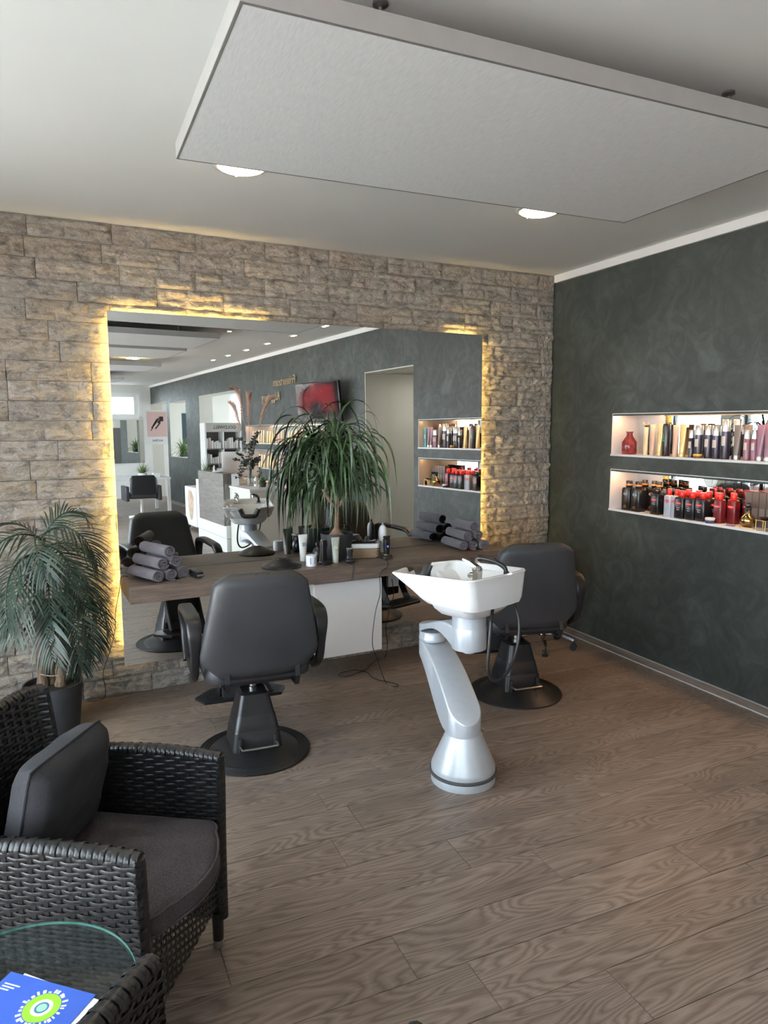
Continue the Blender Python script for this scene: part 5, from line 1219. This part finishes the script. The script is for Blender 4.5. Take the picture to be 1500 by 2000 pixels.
def tuft(name, label, s, w, z, n, L, mt, pot, rpot=.06, hpot=.09, wdt=.006, cat='plant', seed=1, g=6):
    t = wthing(name, label, cat, s, w, z); q = random.Random(seed)
    if hpot: MB().lathe([(.001, 0), (rpot*.8, 0), (rpot, hpot), (rpot*.92, hpot), (rpot*.9, hpot*.85), (.001, hpot*.85)], 20).build('pot', pot, t)
    mb = MB()
    for k in range(n):
        az = q.uniform(0, 6.28); el = R(q.uniform(35, 88)); m = 6; st = L*q.uniform(.6, 1.1)/m; d = Vector((math.cos(az)*math.cos(el), math.sin(az)*math.cos(el), math.sin(el))); c = Vector((math.cos(az)*rpot*.3, math.sin(az)*rpot*.3, hpot*.85)); sd = Vector((-math.sin(az), math.cos(az), 0)); row = []
        for i in range(m+1):
            wj = wdt*(1-.9*(i/m)**2); row += [tuple(c+sd*wj), tuple(c-sd*wj)]; d = (d+Vector((0,0,-g*st))).normalized(); c = c+d*st
            c.z = max(c.z, .004)
        mb.add(row, [(2*i, 2*i+1, 2*i+3, 2*i+2) for i in range(m)])
    tag(mb.build('leaves', mt, t, 0), kind='stuff'); return t
herb = pm('herb_green', (.09,.16,.05), .6)
tuft('potted_herb', 'bushy little herb pot beside the dark bottle on the desk', 4.50, .80, .912, 70, .09, herb, MT['pot'], .05, .06, .008, seed=3)
tuft('potted_grass', 'small potted grass at the far end of the reception desk', 6.34, .98, .9305, 60, .26, herb, MT['lacquer'], .05, .08, .005, seed=4, g=3)
tuft('sill_plant', 'spiky green plant on the sill of the far wall opening', 11.75, -.10, 1.0925, 80, .42, pm('spiky_green', (.10,.17,.05), .5), MT['pot'], .10, .08, .014, seed=5, g=5)
tuft('table_plant', 'potted grass on the far white table', 10.75, 1.02, .735, 80, .26, pm('grass_lime', (.16,.22,.07), .6), MT['lacquer'], .09, .08, .008, seed=6, g=4)
t = wthing('card_holder', 'white card holder leaning on the desk beside the vase', 'card holder', 4.90, 1.03, .912, .3); MB().box(-.05, .05, -.003, .003, 0, .16, Matrix.Rotation(R(-15), 4, 'X')).build('card', MT['lacquer'], t, 0); MB().box(-.05, .05, -.02, .05, 0, .004).build('foot', MT['lacquer'], t, 0)
t = wthing('counter_display', 'pink printed counter display on the oak reception panel', 'display', 5.55, 1.09, 1.072, .3); MB().box(-.05, .05, -.12, .12, 0, .012).build('tray', MT['lacquer'], t, 0); MB().box(-.05, -.045, -.12, .12, .012, .23).build('backboard', pm('display_pink', (.62,.50,.50), .5), t, 0)
for k in range(4): MB().cyl((.02, -.08+k*.05, .012), (.02, -.08+k*.05, .09), .012, .010).build('bottle', dk if k % 2 else cream, t)
# product shelf
gs = wthing('display_shelf', 'tall white product display shelf with a grey header', 'display shelf', 9.15, -.14, 0)
hw = .36; MB().box(hw-.03, hw, -.16, .16, 0, 1.80).build('side_panel', MT['lacquer'], gs, 0); MB().box(-hw, -hw+.03, -.16, .16, 0, 1.80).build('side_panel', MT['lacquer'], gs, 0)
MB().box(-hw+.03, hw-.03, .14, .16, 0, 1.80).build('back_panel', pm('shelf_dark', (.10,.10,.10), .6), gs, 0); hd = MB().box(-hw+.03, hw-.03, -.165, -.14, 1.63, 1.80).build('header', pm('header_grey', (.42,.40,.37), .5), gs, 0)
lettering('GOLDWELL', .085, dk, Matrix.Translation((-.02, -.1665, 1.69)) @ Matrix.Rotation(R(90), 4, 'X'), gs)
for z in (.12, .45, .79, 1.02, 1.30): MB().box(-hw+.03, hw-.03, -.15, .14, z, z+.02).build('shelf', MT['greyoak'], gs, 0)
MB().box(-.01, .01, -.15, .14, .02, 1.63).build('divider', MT['lacquer'], gs, 0)
q = random.Random(9); cols = [pm('box_white', (.74,.73,.72), .5), pm('box_rose', (.60,.48,.47), .5), pm('box_grey', (.45,.45,.46), .5), pm('box_black', (.03,.03,.035), .4)]
for z, nm in ((1.32, 'top'), (1.04, 'second'), (.81, 'third')):
    cnt = 0
    for half in (-1, 1):
        x = .04; cnt = 0
        while x < .30:
            w_ = q.uniform(.028, .045); h = q.uniform(.10, .21) if nm != 'third' else q.uniform(.08, .17)
            t = thing('product_box', 'product carton on the %s board of the display shelf, %s in the %s bay' % (nm, ORD[cnt], 'right' if half < 0 else 'left'), 'box', DW(9.08, -.14+half*(x+w_/2), z), RW, 'cartons on the %s board of the display shelf' % nm)
            MB().box(-w_/2, w_/2, -.03, .03, 0, h).build('carton', cols[q.choice((0, 0, 1, 1, 2) if half < 0 or nm != 'top' else (0, 0, 0, 1))], t, 0); x += w_+.008; cnt += 1
# rolling stand with a hair poster
tr = wthing('poster_stand', 'white rolling stand with a blonde hair poster beside the desk', 'display stand', 7.62, .72, 0)
MB().box(-.18, .18, -.34, .34, .075, .72).build('body', MT['lacquer'], tr, 0)
for a in (-.14, .14):
    for b in (-.29, .29): MB().lathe([(.001, -.012), (.034, -.012), (.036, 0), (.034, .012), (.001, .012)], 16, M=Matrix.Translation((a, b, .036)) @ Matrix.Rotation(R(90), 4, 'Y')).box(a-.006, a+.006, b-.012, b+.012, .03, .075).build('caster', MT['black_plastic'], tr)
pt = NT('hair_print'); v = pt.coords(scale=(1, 7, 1.6)); a = pt.noise(v, 5, 5, .6, 1.5); MT['hair'] = pt.set(pt.ramp(a, [(.3, (.20,.13,.08)), (.5, (.50,.38,.27)), (.7, (.72,.62,.52))]), .6)
ps = MB().box(.1805, .182, -.30, .30, .11, .69).build('poster', pm('poster_pale', (.70,.69,.68), .5), tr, 0)
def blob(cy, cz, ry, rz_, mt, x, k=1): 
    mb = MB(); n = 28; mb.add([(x, cy+ry*math.cos(2*PI*i/n)*(1+.12*k*math.sin(3*2*PI*i/n)), cz+rz_*math.sin(2*PI*i/n)) for i in range(n)], [tuple(range(n))]); mb.build('print', mt, ps, 0)
blob(-.02, .42, .17, .25, MT['hair'], .1826); blob(.03, .50, .085, .11, pm('print_skin', (.58,.40,.32), .6), .1830, .2); blob(.0, .60, .12, .07, MT['hair'], .1834)
# far white table, mirror station, chair, poster
ft = wthing('styling_table', 'white styling table before the far wall mirror', 'table', 10.95, 1.45, 0)
MB().rbox(-.90, .90, -.60, .60, .69, .735, .003, 1).build('top', MT['lacquer'], ft, 0)
for a in (-.86, .86):
    for b in (-.56, .56): MB().box(a-.03, a+.03, b-.03, b+.03, 0, .69).build('leg', MT['lacquer'], ft, 0)
t = wthing('tissue_box', 'small white box on the far white table beside the plant', 'box', 10.50, .80, .735); MB().rbox(-.07, .07, -.04, .04, 0, .09, .004, 1).build('carton', cream, t, 0)
fm = wthing('wall_mirror', 'far wall mirror under the high window', 'mirror', ROOM_L-.012, 1.02, .88); MB().box(-.80, .80, -.004, .004, 0, 1.07).build('mirror_glass', MT['mirror'], fm, 0); MB().box(-.78, .78, .005, .0115, .02, 1.05).build('backing_board', MT['black_matt'], fm, 0)
fc = wthing('salon_chair', 'black salon chair under a black cape, in the mirror far left', 'chair', 9.72, 1.27, 0, R(180))
for nm, b in (('seat', (-.25, .25, -.22, .24, .40, .50)), ('backrest', (-.24, .24, .20, .29, .48, .80))): MB().rbox(*b, .03, 3).build(nm, MT['leather'], fc)
for a in (-1, 1): MB().rbox(min(a*.26, a*.33), max(a*.26, a*.33), -.20, .27, .36, .64, .02, 3).build('armrest', MT['leather'], fc)
rings = [[(a*k, .245+b, z) for a, b in rrect(.22, .062, .03, 4)] for z, k in ((.50, 1.0), (.60, 1.02), (.72, .98), (.815, .95), (.835, .85))]
MB().rings(rings).build('cape', pm('cape_black', (.008,.008,.009), .9), fc, 60)
MB().lathe([(.04, .06), (.03, .07), (.026, .38), (.05, .40)], 16).build('column', MT['chrome'], fc)
for k in range(4): MB().sweep([(0, 0, .065), (.27, 0, .03)], [(-.02, -.02), (.02, -.02), (.016, .012), (-.016, .012)], M=Matrix.Rotation(PI/4+k*PI/2, 4, 'Z')).lathe([(.02, 0), (.02, .02)], 12, (.26*math.cos(PI/4+k*PI/2), .26*math.sin(PI/4+k*PI/2), 0)).build('foot', MT['chrome'], fc)
po = wthing('cosmetics_poster', 'pink cosmetics poster on the far end wall', 'poster', ROOM_L-.004, -.13, 1.34)
MB().box(-.275, .275, -.004, .003, 0, .86).build('sheet', MT['lacquer'], po, 0); MB().box(-.245, .245, -.0055, -.004, .19, .82).build('picture', pm('poster_pink', (.60,.42,.40), .6), po, 0)
lettering('ALCINA', .075, dk, Matrix.Translation((0, -.0065, .07)) @ Matrix.Rotation(R(90), 4, 'X'), po)
for (x, z, L, w_, an) in ((-.08, .60, .17, .030, 50), (.02, .56, .24, .018, 55), (.07, .52, .26, .012, 58), (-.02, .47, .20, .016, 52), (.10, .44, .22, .010, 62)):
    MB().box(-L/2, L/2, -.007, -.0057, -w_, w_, Matrix.Translation((x, 0, z)) @ Matrix.Rotation(R(an), 4, 'Y')).build('print', dk, po, 0)
MB().box(-.16, -.06, -.0072, -.0058, .58, .70).build('print', dk, po, 0)
t = wthing('picture_panel', 'dark teal picture in the room beyond the far opening', 'picture', 13.49, -.70, 1.34); MB().box(-.18, .18, -.01, .006, 0, .76).build('panel', pm('panel_teal', (.012,.035,.045), .4), t, 0)
t = wthing('wall_card', 'small white notice on the wall beyond the middle opening', 'notice', 13.488, -1.05, 1.87); MB().box(-.10, .10, -.004, .004, 0, .28).build('sheet', MT['lacquer'], t, 0)

# ================================================================== parked car in the street (its reflection shows in the television)
car = wthing('parked_car', 'red car parked in the street, mirrored in the television', 'car', 11.5, ROOM_W+8.5, -.17)
redp = pm('car_red', (.42,.010,.014), .18, Coat_Weight=1)
prof = [(-2.1, .35, .60), (-2.05, .30, .72), (-1.3, .25, .86), (-.75, .25, .95), (-.15, .25, 1.40), (.9, .25, 1.42), (1.55, .25, 1.05), (2.0, .28, .95), (2.1, .35, .70)]
rings = []
for y, zb_, zt in prof:
    hwid = .86 if abs(y) < 2 else .74; top = hwid*(.74 if zt > 1.2 else .95)
    rings.append([(-hwid, y, zb_), (hwid, y, zb_), (hwid, y, min(zt, .86)), (top, y, zt), (-top, y, zt), (-hwid, y, min(zt, .86))])
MB().rings(rings).build('body', redp, car, 30, True)
for a in (-1, 1):
    MB().add([(a*.79, -.55, .95), (a*.70, -.10, 1.33), (a*.70, .85, 1.35), (a*.80, 1.35, 1.0)], [(0, 1, 2, 3)]).build('side_window', MT['black_plastic'], car, 0)
    for y in (-1.3, 1.3): MB().lathe([(.001, -.09), (.28, -.09), (.31, -.06), (.31, .06), (.28, .09), (.001, .09)], 28, M=Matrix.Translation((a*.80, y, .31)) @ Matrix.Rotation(R(90), 4, 'Y')).build('wheel', MT['black_rubber'], car)
    MB().rbox(a*.62-.12, a*.62+.12, -2.10, -2.02, .60, .70, .02, 2).build('headlight', MT['chrome'], car)
